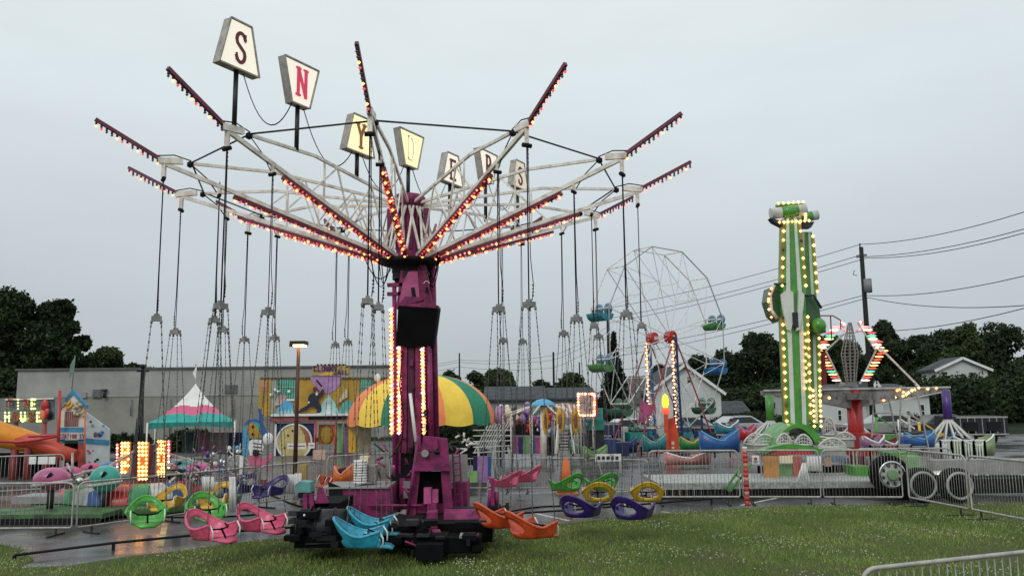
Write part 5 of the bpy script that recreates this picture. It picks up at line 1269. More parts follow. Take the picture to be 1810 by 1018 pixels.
mb = MB().m(LILAC).pr(844, 806, 862, 852, 21.4, .05); mb.m(NAVY).pr(836, 806, 844, 852, 21.4, .05); mb.m(BLU).pr(862, 806, 868, 852, 21.4, .05); mb.build('board', t); mb = MB().m(M('lime_board', (.25, .5, .16), .6)).pr(829, 832, 844, 852, 21.35, .04); mb.build('lime_board', t)
# ================================================================ tent
Yv = 33; a = at(270, 752, Yv); b = at(426, 748, Yv); cx = (a.x+b.x)/2; hw = 1.62; cy = Yv+hw; cx = at(344, 720, cy).x; zt_ = at(340, 677, cy).z; ze = at(345, 745, Yv).z-.02
t = thing('peaked_tent', 'peaked frame tent with white, pink and teal scalloped bands', 'tent', (cx, cy, 0))
mb = MB(); nS, nV = 20, 36; rot = R(18)
sides = []
for s in range(4):
    a0 = PI/4+s*PI/2+rot; a1 = a0+PI/2; A, B = Vector((math.cos(a0), math.sin(a0)))*hw*1.414, Vector((math.cos(a1), math.sin(a1)))*hw*1.414
    o = len(mb.v)
    for i in range(nS+1):
        u = i/nS; e = A*(1-u)+B*u
        for j in range(nV+1):
            v = j/nV; k = v**1.12 if v < .9 else v**1.12; z = zt_-(zt_-ze)*(1-(1-v)**1.35); mb.v.append((cx+e.x*k, cy+e.y*k, z-.10*math.sin(PI*u)*v*v*.3))
    for i in range(nS):
        for j in range(nV):
            u = (i+.5)/nS; v = (j+.5)/nV; sc1 = .045*abs(math.sin(2*PI*u)); 
            zf = 1-(1-v)**1.35; mb.m(WHI if zf < .62-sc1 else (PINK if zf < .82-sc1 else TEAL)); q = o+i*(nV+1)+j; mb.face([q, q+nV+1, q+nV+2, q+1], True)
mb.build('roof', t)
mb = MB().m(M('teal_valance', (.02, .27, .24), .6)); 
C = [Vector((cx+math.cos(PI/4+s*PI/2+rot)*hw*1.414, cy+math.sin(PI/4+s*PI/2+rot)*hw*1.414, ze)) for s in range(4)]
for s in range(4):
    A, B = C[s], C[(s+1) % 4]; o = len(mb.v)
    for i in range(21): u = i/20; p = A*(1-u)+B*u; d = .16+.10*(abs(u-.5)*2)**2; mb.v += [tuple(p), tuple(p-Vector((0, 0, d)))]
    for i in range(20): mb.face([o+2*i, o+2*i+2, o+2*i+3, o+2*i+1])
mb.build('valance', t)
for p in C: mb = MB().m(WHI); mb.cyl((p.x, p.y, 0), tuple(p), .035, n=8); mb.build('leg', t)
mb = MB().m(WHI); q = at(338, 655, cy); mb.cyl((cx, cy, zt_-.1), (cx, cy, q.z+.35), .015, n=5); mb.poly([(cx, cy, q.z+.2), (cx-.14, cy, q.z-.1), (cx-.02, cy, q.z-.35)], (0, .01, 0)); mb.m(BLKM); mb.poly([(cx, cy, q.z+.4), (cx-.05, cy, q.z+.2), (cx+.02, cy, q.z+.15)], (0, .012, 0)); mb.build('pennant', t)
# game booth goods under the tent
mb = MB().m(M('booth_back', (.05, .09, .09), .7, var=.3)).pr(322, 764, 350, 800, 36, .05); mb.m(M('booth_mauve', (.33, .12, .17), .6)).pr(350, 764, 366, 800, 35.9, .05); mb.m(M('booth_dusty', (.3, .24, .24), .6)).pr(366, 764, 404, 802, 36, .05); mb.m(NAVY).pr(404, 764, 432, 806, 35.9, .05)
one(mb, 'booth_backdrop', 'dark coloured backdrop panels under the peaked tent', 'backdrop', (at(380, 0, 36).x, 36, 0))
g = random.Random(31); mb = MB()
for i in range(30): mb.m(g.choice([WHI, RED, PUR, DRK, MAGL, LBLU, CHROME])); x, y = g.uniform(338, 425), g.uniform(790, 828); mb.ball(at(x, y, 31+g.uniform(0, 2)), g.uniform(.05, .12), 6, (1, 1, g.uniform(.6, 1.8)))
for i in range(26): x, y = g.uniform(335, 430), g.uniform(785, 832); mb.m(g.choice([WHT, DRK, RED, GALV])); mb.cyl(at(x, y, 30), at(x+g.uniform(-12, 12), y+g.uniform(-14, 14), 30.3), .022, n=5)
o = one(mb, 'prize_pile', 'jumble of small coloured prizes and rods under the tent', 'goods', (at(380, 0, 31).x, 31, 0)); o['kind'] = 'stuff'
# ================================================================ fire station fun slide
Ya = 29; a = at(126, 840, Ya); t = thing('fire_tower', 'narrow white and blue gabled fire station front with window and lettering', 'fun house', (a.x, Ya, 0))
WP = M('tower_front_cream', (.72, .66, .52), .6, var=.1); BT = M('trim_blue', (.05, .24, .42), .5)
mb = MB().m(WP); mb.pp([(103, 721), (128, 693), (149, 716), (149, 757), (103, 757)], Ya, .12); mb.m(WHI).pp([(103, 782), (110, 782), (109, 836), (102, 836)], Ya, .12); mb.m(M('tower_red_post', (.45, .08, .06), .5, var=.3)).pp([(138, 782), (150, 782), (147, 845), (137, 845)], Ya, .12); mb.build('front_wall', t)
mb = MB().m(BT); mb.pp([(101, 724), (128, 688), (152, 716), (152, 722), (128, 697), (101, 731)], Ya-.04, .16); mb.pr(103, 755, 150, 763, Ya-.03, .16); mb.pr(101, 776, 112, 783, Ya-.02, .1); mb.pr(138, 776, 150, 783, Ya-.02, .1); mb.build('blue_trim', t)
mb = MB().m(M('barred_window', (.25, .17, .15), .6)); mb.pr(114, 727, 138, 753, Ya-.02, .03); mb.m(M('window_bar', (.4, .22, .2), .6))
for i in range(7): mb.pr(115+i*3.4, 728, 116.6+i*3.4, 752, Ya-.05, .03)
mb.build('window', t)
mb = MB().m(YEL); mb.tube([at(x, y, Ya-.04) for x, y in ((112, 718), (116, 712), (120, 716), (124, 709), (128, 714), (124, 720), (118, 724))], .04, 5); mb.m(M('carving_cream', (.55, .47, .33), .6))
g = random.Random(2)
for i in range(14): mb.ball(at(g.uniform(131, 148), g.uniform(708, 735), Ya-.08), g.uniform(.05, .10), 6)
mb.build('ornament', t)
mb = MB().m(M('sign_strip_white', (.7, .66, .68), .5)); mb.pr(103, 765, 150, 776, Ya-.10, .08); sg = mb.build('name_board', t); mb = MB().m(M('sign_purple_red', (.28, .03, .14), .5)); wpx(mb, 'STATION 55', 105, 767, 148, 774.5, Ya-.115, .17); mb.build('lettering', sg)
mb = MB().m(RED); mb.cyl(at(101, 836, Ya-.3), at(106, 690, Ya-.3), .055, n=8); mb.m(M('pole_orange', (.6, .15, .06), .5)); mb.cyl(at(150, 840, Ya-.1), at(150, 722, Ya-.1), .03, n=6); mb.build('corner_pole', t)
mb = MB().m(M('side_panel_white', (.62, .66, .66), .6, var=.08)); p = [at(151, 728, Ya), at(193, 758, Ya+.6), at(192, 838, Ya+.6), at(151, 838, Ya)]; mb.poly(p, (0, .08, 0)); sd = mb.build('side_wall', t)
mb = MB().m(BT); p = [at(151, 774, Ya-.03), at(193, 778, Ya+.57), at(193, 786, Ya+.57), at(151, 783, Ya-.03)]; mb.poly(p, (0, .02, 0))
for x, y, q, r in ((160, 745, BLKM, .05), (163, 752, GREY, .08), (168, 768, M('spot_brown', (.2, .09, .09), .6), .12), (176, 768, BLU, .12), (180, 764, BLU, .08), (172, 812, BLKM, .06), (168, 815, BLKM, .05), (158, 800, PINK, .07), (155, 796, PINK, .06), (164, 796, PINK, .04), (158, 818, PINK, .08), (182, 752, LBLU, .06)):
    k = (x-151)/42; mb.m(q); cc = at(x, y, Ya-.02+.6*k); mb.ball(cc, r, 8, (1, .15, .8))
mb.build('painting', sd)
Ysl = 28; c = at(40, 860, Ysl); t = thing('slide', 'orange and red plastic slide curving down toward the fire station front', 'slide', (c.x, Ysl, 0))
def chute(pts, r, mat, nm):
    mb = MB().m(mat); mb.tube(pts, r, 14); mb.build(nm, t)
chute([at(x, y, Ysl+.2*i) for i, (x, y) in enumerate(((-40, 752), (0, 768), (35, 776), (70, 786), (100, 796)))], [.42, .42, .38, .34, .3], M('slide_orange', (.80, .30, .02), .4, var=.1), 'upper_tube')
chute([at(x, y, Ysl-.2) for x, y in ((30, 782), (50, 778), (75, 784), (110, 800), (134, 806))], [.16, .24, .26, .24, .22], M('slide_red', (.55, .06, .03), .4, var=.1), 'lower_tube')
mb = MB().m(RED); mb.tube([at(-20, 778, Ysl-.6), at(30, 781, Ysl-.6), at(60, 778, Ysl-.6), at(102, 770, Ysl-.6)], .05, 6); mb.tube([at(50, 771, Ysl-.6), at(102, 769, Ysl-.6)], .04, 6); mb.build('hand_rail', t)
for x in (18, 42, 75): mb = MB().m(M('support_red', (.35, .06, .06), .5)); p = at(x, 785, Ysl); mb.cyl((p.x, Ysl+.3, 0), (p.x, Ysl+.3, p.z), .13, n=8); mb.build('support', t)
mb = MB().m(BLK); mb.pr(-60, 800, 103, 850, Ysl+1.3, .1); mb.pr(112, 783, 137, 846, Ysl+1.5, .1); mb.build('back_panel', t)
Yn = 30; c = at(50, 840, Yn); t = thing('lit_sign', 'wide sign of clustered yellow and red bulbs reading fire house above the slide', 'sign', (c.x, Yn, 0))
mb = MB().m(M('sign_backing', (.10, .16, .18), .6, var=.3)); mb.pp([(10, 706), (95, 703), (95, 740), (80, 746), (12, 748)], Yn, .08); mb.m(WHI).bar(at(10, 706, Yn-.05), at(95, 704, Yn-.05), .05); mb.build('backing', t)
for x in (26, 77): mb = MB().m(M('support_red', (.35, .06, .06))); p = at(x, 745, Yn); mb.cyl((p.x, Yn+.1, 0), (p.x, Yn+.1, p.z), .08, n=8); mb.build('leg', t)
for tx, x0, x1, y0, y1, lit in (('FIRE', 12, 66, 706, 722, (1, 3)), ('HOUSE', 6, 76, 729, 744, (0, 2, 4))):
    w_ = (x1-x0)/len(tx)
    for i, ch in enumerate(tx):
        mb = MB().m(BULB['lemon'] if i in lit else M('bulb_letter_dull', (.55, .14, .07), .5, var=.2, emit=.08, ecol=(1, .2, .1))); xa = x0+i*w_  # dull letters are unlit; faint emission added so they show
        for st_ in GL[ch]:
            for (p, q) in zip(st_, st_[1:]):
                n_ = max(1, int(math.dist(p, q)*3.5)); 
                for k in range(n_+1):
                    u, v = p[0]+(q[0]-p[0])*k/n_, p[1]+(q[1]-p[1])*k/n_; mb.ball(at(xa+1.5+u*(w_-4), y1-v*(y1-y0), Yn-.08), .036, 6)
        mb.build('bulb_letter', t)
mb = MB().m(RED); mb.ball(at(79, 717, Yn-.08), .16, 8, (1, .4, 1.6)); mb.ball(at(82, 730, Yn-.08), .14, 8, (1, .4, 1.5)); mb.m(BLKM).ball(at(87, 733, Yn-.08), .12, 8, (1, .4, 1.4)); mb.m(M('salmon', (.75, .25, .15))).ball(at(75, 733, Yn-.1), .12, 8, (1, .4, 1.8)); mb.build('figure_ornament', t)
mb = MB().m(M('faded_flag', (.16, .24, .18), .7)); Yq = 34; mb.cyl(at(127, 688, Yq), at(133, 628, Yq), .02, n=5); mb.poly([at(133, 629, Yq), at(131, 655, Yq), at(122, 668, Yq), at(124, 645, Yq)], (0, .02, 0)); c = at(127, 688, Yq); one(mb, 'flag', 'limp grey green flag above the fire station gable', 'flag', c)
# ================================================================ small column light ride
Yc = 20.5; c = at(252, 860, Yc); t = thing('light_column_ride', 'small kiddie ride with amber bulb panels round a dark drum and striped skirt', 'fairground ride', (c.x, Yc, 0))
zt_ = at(252, 780, Yc).z; zb = at(252, 846, Yc).z
mb = MB().m(M('drum_maroon', (.09, .01, .015), .5)); mb.lathe([(.01, zt_-.08), (.26, zt_-.08), (.28, zb), (.9, zb-.1), (1.1, .45), (1.1, .30)], (c.x, Yc, 0), 24); mb.build('drum', t)
for k, (px, w_, zo) in enumerate(((207, 5, .0), (221, 15, -.35), (252, 17, -.6), (285, 14, -.35), (298, 5, .0))):
    y0, y1 = ((784, 838), (781, 836), (781, 848), (778, 842), (778, 828))[k]; Y = Yc+zo
    mb = MB().m(M('panel_amber', (.50, .13, .02), .5, var=.1, emit=.22, ecol=(1, .25, .03)) if k in (1, 2, 3) else RED); mb.pr(px-w_/2, y0, px+w_/2, y1, Y, .06); pn = mb.build('light_panel', t); mb = MB()
    ny = 9
    for j in range(ny+1):
        y = y0+2+(y1-y0-4)*j/ny; v = j/ny
        if w_ < 8: mb.m(BULB['white' if j % 2 else 'pink']); mb.octa(at(px, y, Y-.03), .036)
        else:
            for u in ((-.38, .38) if abs(v-.5) < .12 else (-.36, 0, .36)):
                if random.random() < .12: continue
                mb.m(BULB['warm' if abs(u) < .3 or j % 2 else 'hot']); mb.octa(at(px+u*w_, y, Y-.03), .036 if abs(v-.5) < .1 else .042)
    mb.build('bulbs', pn)
mb = MB().m(M('skirt_blue', (.03, .10, .30), .5)); 
n = 24
for i in range(n):
    a0, a1 = 2*PI*i/n, 2*PI*(i+1)/n; mb.m([M('skirt_white', (.6, .58, .55), .5), M('skirt_blue', (.03, .1, .3)), RED, M('skirt_green', (.05, .3, .12), .5)][i % 4]); mb.lathe([(1.15, .62), (1.75, .50), (1.8, .22)], (c.x, Yc, 0), 2, a0, a1)
mb.build('skirt', t)
mb = MB().m(M('deck_green', (.06, .15, .045), .6, var=.4)); mb.lathe([(2.3, .20), (2.35, .18), (2.3, .05)], (c.x, Yc, 0), 36); mb.lathe([(.01, .20), (2.3, .20)], (c.x, Yc, 0), 36)
p0, p1 = at(-60, 890, 17.6).x, at(190, 890, 17.6).x; mb.box(((p0+p1)/2, 18.0, .16), (p1-p0, 1.2, .10)); mb.m(BLKM)
for i in range(40): mb.box((p0+(p1-p0)*i/40, 17.42, .07), (.07, .05, .12))
mb.m(GREY); mb.box(((p0+p1)/2, 19.6, .30), (p1-p0, .8, .16)); mb.build('deck', t)
arms = [(96, 846, 'pink'), (183, 850, 'teal')]
mb = MB().m(GALV)
for px, py, Yx in ((150, 848, 19), (207, 812, 20), (330, 812, 20.6), (372, 822, 20.5)): mb.bar(at(252, 790, Yc), at(px, py, Yx), .05)
for a, b in (((108, 846), (150, 835)), ((128, 850), (128, 800)), ((100, 860), (205, 835)), ((134, 848), (118, 818))): mb.tube([at(*a, 18.9), at(*b, 18.9)], .03, 6)
mb.m(CHROME); mb.ball(at(140, 850, 18.7), .09, 8); mb.build('sweep_arms', t)
def bug(px, py, Y, rx, rz, col, label, eye=BLKM, tip=0):
    c = at(px, py, Y); t_ = thing('bug_car', label, 'ride car', (c.x, Y, 0), 'rounded bug shaped cars of the kiddie ride')
    mb = MB().m(col); mb.ball(c, 1, 18, (rx, rx*.7, rz)); mb.build('shell', t_)
    mb = MB().m(M('bug_lip', (.45, .42, .40), .4)); mb.tube([c+Vector((rx*1.02*math.cos(q), rx*.72*math.sin(q), -rz*.35+rx*.12*math.cos(q))) for q in [2*PI*i/24 for i in range(24)]], .035, 6, closed=True); mb.build('bumper', t_)
    mb = MB().m(eye); mb.tube([c+Vector((rx*.1, -rx*.6, rz*.2)), c+Vector((rx*.3, -rx*.66, rz*.55))], .04, 6); mb.build('stripe', t_)
    mb = MB().m(DRK); mb.cyl((c.x, Y, .2), (c.x, Y, c.z-rz*.7), .08, n=8); mb.build('stand', t_)
BP = M('bug_pink', (.45, .09, .22), .3, coat=.4); BT2 = M('bug_teal', (.03, .36, .28), .3, coat=.4)
bug(92, 846, 18.4, .40, .25, BP, 'glossy pink rounded car at the left end of the kiddie ride'); bug(122, 838, 19.6, .30, .2, MAGL, 'magenta rounded car just behind the glossy pink one'); bug(186, 846, 18.6, .34, .30, BT2, 'glossy teal rounded car left of the light columns'); bug(196, 828, 20.6, .30, .17, BLU, 'blue wing shaped car behind the teal one')
bug(318, 822, 20.8, .36, .16, M('bug_aqua', (.15, .42, .42), .35), 'pale aqua rounded car right of the light columns'); bug(350, 830, 20.2, .30, .16, MAGL, 'magenta rounded car behind the lime seats'); bug(162, 828, 21, .28, .14, M('bug_rose', (.5, .08, .2), .35), 'rose coloured car between the pink and teal ones')
g = random.Random(8); mb = MB()
for i in range(60): mb.m(g.choice([CHROME, GALV, WHT, MAGL, LBLU, GREY])); x, y = g.uniform(300, 440), g.uniform(815, 858); mb.cyl(at(x, y, 19.6+g.uniform(-.4, .6)), at(x+g.uniform(-12, 12), y+g.uniform(-8, 8), 19.8), g.uniform(.015, .035), n=5)
mb.m(GALV)
for q in range(3):
    for i in range(10): mb.tube([at(420, 822, 19.3), at(420+20*math.cos(i*PI/5+.2*q), 822+17*math.sin(i*PI/5+.2*q), 19.3+.1*q)], .012, 4)
mb.tube([at(420+20*math.cos(i*PI/10), 822+17*math.sin(i*PI/10), 19.3) for i in range(20)], .02, 5, closed=True); mb.m(WHI).pr(423, 806, 429, 838, 19.2, .05)
one(mb, 'ride_machinery', 'silver spoked wheel and rods behind the yellow seat on the left', 'machinery', (at(380, 0, 19.6).x, 19.6, 0))
# ================================================================ clown fun house
Yh = 40; c = at(560, 800, Yh); t = thing('fun_house', 'wide painted fun house with barred windows, running figure and name board', 'fun house', (c.x, Yh, 0))
TQ = M('panel_turquoise', (.03, .27, .22), .6); PT = M('panel_pale_turq', (.33, .58, .55), .6, var=.1)
mb = MB().m(OCH); mb.pr(457, 667, 640, 735, Yh, .15); mb.m(M('salmon_panel', (.55, .25, .12), .6, var=.2)).pr(460, 669, 474, 690, Yh-.02, .03)
mb.pr(640, 667, 700, 740, Yh+.1, .15); mb.m(LILAC); mb.pp([(547, 664), (602, 664), (603, 676), (592, 690), (580, 696), (562, 690), (550, 672)], Yh-.03, .04)
mb.m(M('panel_greyish', (.36, .38, .34), .6)); mb.pr(478, 668, 487, 735, Yh-.02, .03); mb.m(OCH).pr(474, 668, 478, 735, Yh-.03, .03); mb.build('front_panel', t)
for x0, x1 in ((489, 521), (637, 660)):
    mb = MB().m(TQ); mb.pr(x0, 670, x1, 705, Yh-.03, .04); mb.m(M('bar_pale_green', (.25, .5, .38), .5))
    for i in range(8): xx = x0+2+i*(x1-x0-3)/7.; mb.pr(xx, 671, xx+1.2, 705, Yh-.06, .03)
    mb.pr(x0, 683, x1, 684.5, Yh-.07, .03); mb.build('barred_window', t)
mb = MB().m(M('edge_dark_bumps', (.12, .12, .05), .6))
for i in range(30): x = 462+i*6; 
pass
for rg in (range(15), range(24, 38)):
    mb = MB().m(MATS['edge_dark_bumps']); mb.pr(461+rg[0]*6, 666.5, 463+rg[-1]*6, 668.5, Yh-.05, .06)
    for i in rg: mb.ball(at(462+i*6, 668+(i % 2), Yh-.03), .07, 6)
    mb.build('top_edging', t)
mb = MB().m(M('name_board_ochre', (.42, .30, .10), .6, var=.15)); mb.pp([(549, 663), (552, 650), (560, 645), (612, 643), (618, 650), (619, 663)], Yh-.12, .1); nb = mb.build('name_board', t)
mb = MB().m(M('letter_purple', (.10, .02, .14), .6)); wpx(mb, 'CLOWNY', 554, 647, 596, 656, Yh-.13, .26, .12); wpx(mb, 'JAIL', 590, 655, 615, 662, Yh-.13, .26, .15); mb.m(YEL); mb.pp([(562, 663), (575, 658), (589, 656.5), (589, 663)], Yh-.125, .01); mb.m(BLKM)
for i in range(10): mb.ball(at(555+i*6.5, 644.5 if 0 < i < 9 else 648, Yh-.13), .05, 6)
mb.build('lettering', nb)
fg = MB().m(M('figure_navy', (.012, .012, .035), .6))  # running figure with raised club
fg.pp([(548, 697), (553, 694), (560, 695), (562, 703), (563, 712), (560, 715), (549, 714), (544, 709), (545, 701)], Yh-.15, .04)
fg.pp([(560, 697), (566, 694), (569, 688), (572, 690), (571, 697), (564, 704)], Yh-.14, .04)
fg.pp([(549, 711), (562, 711), (567, 717), (568, 724), (565, 731), (559, 731), (560, 724), (556, 719), (548, 719), (540, 726), (532, 728), (528, 731), (526, 729), (532, 722), (540, 718)], Yh-.145, .04)
fg.m(M('figure_hair_red', (.15, .02, .02), .6)); fg.pp([(553, 685), (558, 683), (561, 686), (561, 693), (554, 693)], Yh-.16, .04); fg.m(BLKM); fg.pp([(558, 672), (560, 670.5), (569.5, 682), (568, 684)], Yh-.15, .03)
fg.m(SKIN); fg.ball(at(570, 686, Yh-.15), .07, 6); fg.ball(at(560, 693, Yh-.15), .06, 6); fg.m(WHI); fg.ball(at(560, 696, Yh-.17), .07, 6, (1, .4, 1.4)); fg.ball(at(546, 711, Yh-.17), .05, 6); fg.pp([(560, 730), (568, 730), (569, 732), (559, 732)], Yh-.15, .04); fg.build('running_figure', t)
mb = MB().m(LBLU); mb.pp([(487, 731), (493, 717), (500, 708), (510, 706), (517, 712), (519, 731)], Yh-.1, .05); mb.m(M('clown_face', (.5, .36, .32), .6)); mb.pp([(485, 717), (490, 700), (500, 696), (507, 700), (503, 709), (494, 716)], Yh-.11, .04)
mb.m(WHI); mb.pr(506, 705, 520, 708, Yh-.13, .04); mb.m(PT); 
for i in range(4): mb.pp([(495+i*6, 731), (498+i*6, 722), (501+i*6, 731)], Yh-.13, .02)
mb.m(WHI); [mb.ball(at(x, y, Yh-.12), .09, 6) for x, y in ((486, 689), (492, 692), (511, 692), (479, 698))]; mb.build('clown_painting', t)
mb = MB().m(PT); mb.pp([(562, 731), (570, 712), (580, 697), (592, 711), (600, 731)], Yh-.11, .05); mb.m(M('panel_whitish', (.55, .62, .64), .6)).pp([(574, 731), (577, 705), (582, 702), (585, 731)], Yh-.13, .02); mb.m(M('panel_sea', (.12, .38, .32), .6)).pp([(597, 731), (605, 712), (616, 706), (624, 712), (626, 731)], Yh-.12, .05)
mb.m(M('painting_cream', (.6, .5, .32), .6)); mb.pp([(596, 712), (604, 700), (610, 686), (614, 690), (614, 702), (606, 706), (600, 714)], Yh-.125, .04); mb.m(RED); mb.ball(at(600, 712, Yh-.13), .07, 6); mb.build('mountain_painting', t)
mb = MB().m(WHI); mb.pr(478, 731, 625, 735, Yh-.6, .6); mb.m(M('beam_dusty_red', (.32, .10, .11), .6)).pr(476, 735, 626, 745, Yh-.5, .3); mb.m(BLKM).pr(545, 736, 612, 741, Yh-.53, .03); mb.build('balcony', t)
mb = MB().m(M('rotor_cream', (.62, .56, .36), .5, var=.15)); mb.m(NAVY).pr(487, 747, 558, 812, Yh-.3, .05); mb.m(WHI)
for x0, y0, x1, y1 in ((485, 745, 488, 812), (555, 745, 558, 812), (485, 745, 558, 748)): mb.pr(x0, y0, x1, y1, Yh-.35, .05)
mb.build('disc_backing', t)
mb = MB().m(M('rotor_yellow', (.60, .50, .22), .5, var=.1)); q = at(520, 781, Yh-.42); r = 30*Yh/F; mb.cyl(q+Vector((0, .1, 0)), q, r, n=36); mb.m(WHI); mb.tube([q+Vector((r*math.cos(b_), 0, r*math.sin(b_))) for b_ in [2*PI*i/36 for i in range(36)]], .05, 6, closed=True)
mb.m(M('rotor_brown', (.32, .12, .04), .5)); mb.pp([(530, 753), (540, 758), (549, 774), (549, 790), (541, 786), (538, 768)], Yh-.46, .02); mb.m(BLKM); [mb.ball(at(x, y, Yh-.45), .05, 6) for x, y in ((509, 769), (517, 761), (503, 791))]; mb.build('round_disc', t)
mb = MB().m(M('orange_panel', (.72, .20, .06), .5, var=.2)); mb.pr(563, 750, 592, 785, Yh-.1, .05); mb.m(OCH); mb.ball(at(577, 768, Yh-.15), .35, 8, (1, .2, 1.3)); mb.m(LGRN).pr(596, 748, 606, 800, Yh-.1, .05); mb.m(M('violet_panel', (.25, .12, .25), .6)).pr(607, 748, 624, 805, Yh-.1, .05)  # plain orange panel, colour only
mb.m(M('dull_mauve', (.3, .2, .2), .6)).pr(484, 800, 626, 828, Yh+.1, .1); mb.build('lower_front', t)
for x in (594, 607, 620, 558): mb = MB().m(RED if x != 607 else LGRN); p = at(x, 745, Yh-.5); mb.cyl((p.x, p.y, 0), tuple(p), .05, n=6); mb.build('post', t)
for x0, x1, y0, y1 in ((508, 520, 783, 793), (523, 541, 783, 793), (545, 556, 782, 792)): 
    mb = MB().m(WHI); mb.pr(x0, y0, x1, y1, Yh-1.2, .04); mb.m(RED); mb.pr(x0+2, y0+4, x1-2, y0+5, Yh-1.23, .02); one(mb, 'notice_plate', f"white notice hung before the round disc, {'left' if x0 == 508 else 'middle' if x0 == 523 else 'right'} one", 'sign', at(x0, y0, Yh-1.2))
# cut out cartoon clown figure left of the fun house
Yd = 34; c = at(450, 820, Yd); t = thing('clown_cutout', 'painted clown cutout with striped shirt beside the fun house', 'cutout figure', (c.x, Yd, 0))
mb = MB().m(M('hat_blue', (.03, .12, .4), .6)); mb.pp([(430, 752), (438, 742), (452, 740), (462, 744), (470, 760), (474, 772), (462, 768), (450, 748)], Yd, .06); mb.pp([(456, 722), (460, 722), (466, 742), (458, 744)], Yd-.01, .06); mb.m(TEAL); mb.pp([(447, 744), (458, 748), (462, 762), (452, 756)], Yd-.02, .05); mb.build('hat', t)
mb = MB().m(OCH); mb.pp([(437, 752), (446, 745), (455, 756), (461, 768), (452, 776), (444, 772), (438, 762)], Yd-.04, .06); mb.m(BLKM); mb.ball(at(447, 754, Yd-.05), .06, 6); mb.ball(at(447, 767, Yd-.05), .06, 6); mb.build('face', t)
mb = MB().m(WHI); mb.pp([(440, 780), (446, 776), (462, 777), (466, 790), (462, 805), (442, 805), (439, 792)], Yd-.02, .06); mb.ball(at(474, 776, Yd), .23, 12, (1, .5, 1.15)); mb.m(DRK); [mb.pp([(447, 782+i*6), (463, 784+i*6), (463, 785.5+i*6), (447, 783.5+i*6)], Yd-.05, .02) for i in range(4)]; mb.build('striped_shirt', t)
mb = MB().m(LBLU); mb.pp([(432, 752), (438, 765), (441, 785), (437, 805), (428, 806), (428, 760)], Yd+.02, .05); mb.m(PINK); mb.pp([(437, 830), (441, 808), (450, 800), (458, 806), (460, 816), (482, 800), (483, 806), (464, 826), (458, 836), (438, 836)], Yd-.1, .12); mb.m(BLKM).ball(at(452, 800, Yd-.15), .14, 8); mb.build('lower_cutout', t)
# yellow cover and cabinets near the lamp
mb = MB().m(M('dull_yellow_cover', (.42, .30, .05), .6)); mb.pr(527, 822, 540, 852, 22, .3); mb.m(DRK); p = at(533, 852, 22); mb.cyl((p.x, 22.1, 0), (p.x, 22.1, p.z), .06, n=6); one(mb, 'padded_post', 'dull yellow padded post beside the brown lamp pole', 'post', (p.x, 22, 0))
# ================================================================ middle: bungee / hanging prize booth, arch, lit square sign
Ym = 33; c = at(925, 790, Ym); t = thing('prize_booth', 'low booth hung with toys above purple, green and blue counter panels', 'booth', (c.x, Ym, 0))
g = random.Random(17); mb = MB().m(GALV)
for x in (878, 905, 940, 975): p = at(x, 718, Ym); mb.cyl((p.x, Ym, 0), tuple(p), .03, n=6)
mb.bar(at(878, 718, Ym), at(975, 720, Ym), .05); mb.bar(at(890, 770, Ym), at(948, 770, Ym), .05); mb.build('frame', t)
x = 893.
for nm, w_ in (('dark', 10), ('pink', 13), ('purple', 9), ('lime', 12), ('blue', 9), ('mag', 9), ('white', 4)):
    mt = {'dark': BLKM, 'pink': M('counter_pink', (.42, .12, .26), .6), 'purple': PUR, 'lime': LGRN, 'blue': M('counter_blue', (.02, .16, .36), .6), 'mag': MAGL, 'white': WHI}[nm]
    mb = MB().m(mt); mb.pr(x, 772, x+w_-.5, 802, Ym-.2, .08); mb.build('counter_panel', t); x += w_
mb = MB().m(BLKM); mb.pr(964, 772, 980, 805, Ym, .1); mb.pr(890, 740, 960, 770, Ym+1.2, .1); mb.build('dark_back', t)
cols = [RED, WHI, PUR, YEL, MAGL, CREAM, M('toy_brown', (.18, .06, .04), .6), TEAL, LILAC, ORG]; toys = None
for i in range(26):
    r = random.Random(i); mb = MB(); px, py = 882+(i*3.6), 722+r.uniform(0, 34); cc = at(px, py, Ym-.3); c1 = r.choice(cols); mb.m(c1); s = r.uniform(.8, 1.2)
    mb.ball(cc, .12*s, 8, (1, .8, 1.5)); mb.ball(cc+Vector((0, -.02, .22*s)), .09*s, 8); mb.m(r.choice(cols)); mb.ball(cc+Vector((-.09*s, 0, -.16*s)), .05*s, 6, (1, 1, 1.6)); mb.ball(cc+Vector((.09*s, 0, -.16*s)), .05*s, 6, (1, 1, 1.6)); mb.ball(cc+Vector((-.1*s, 0, .08*s)), .04*s, 6, (1.4, 1, 1)); mb.ball(cc+Vector((.1*s, 0, .08*s)), .04*s, 6, (1.4, 1, 1))
    o = one(mb, 'hanging_toy', 'small bright stuffed toy hung in the prize booth row', 'toy', cc, 'stuffed toys hung in the prize booth')
Ye = 31; c = at(965, 700, Ye); t = thing('carousel', 'small carousel with light blue cap and yellow oval panels', 'carousel', (c.x, Ye, 0))
mb = MB().m(LBLU); p = at(960, 716, Ye); mb.lathe([(.01, p.z+.24), (.22, p.z+.2), (.45, p.z+.06), (.48, p.z)], (p.x, Ye, 0), 20); mb.build('cap', t)
mb = MB().m(WHT); 
for i in range(10): a_ = 2*PI*i/10; mb.tube([(p.x+.4*math.cos(a_), Ye+.4*math.sin(a_), p.z), (p.x+1.5*math.cos(a_), Ye+1.5*math.sin(a_), p.z-.35)], .03, 5); mb.tube([(p.x+1.5*math.cos(a_), Ye+1.5*math.sin(a_), p.z-.35), (p.x+1.5*math.cos(a_), Ye+1.5*math.sin(a_), .3)], .025, 5)
mb.cyl((p.x, Ye, 0), (p.x, Ye, p.z), .12, n=10); mb.build('ribs', t)
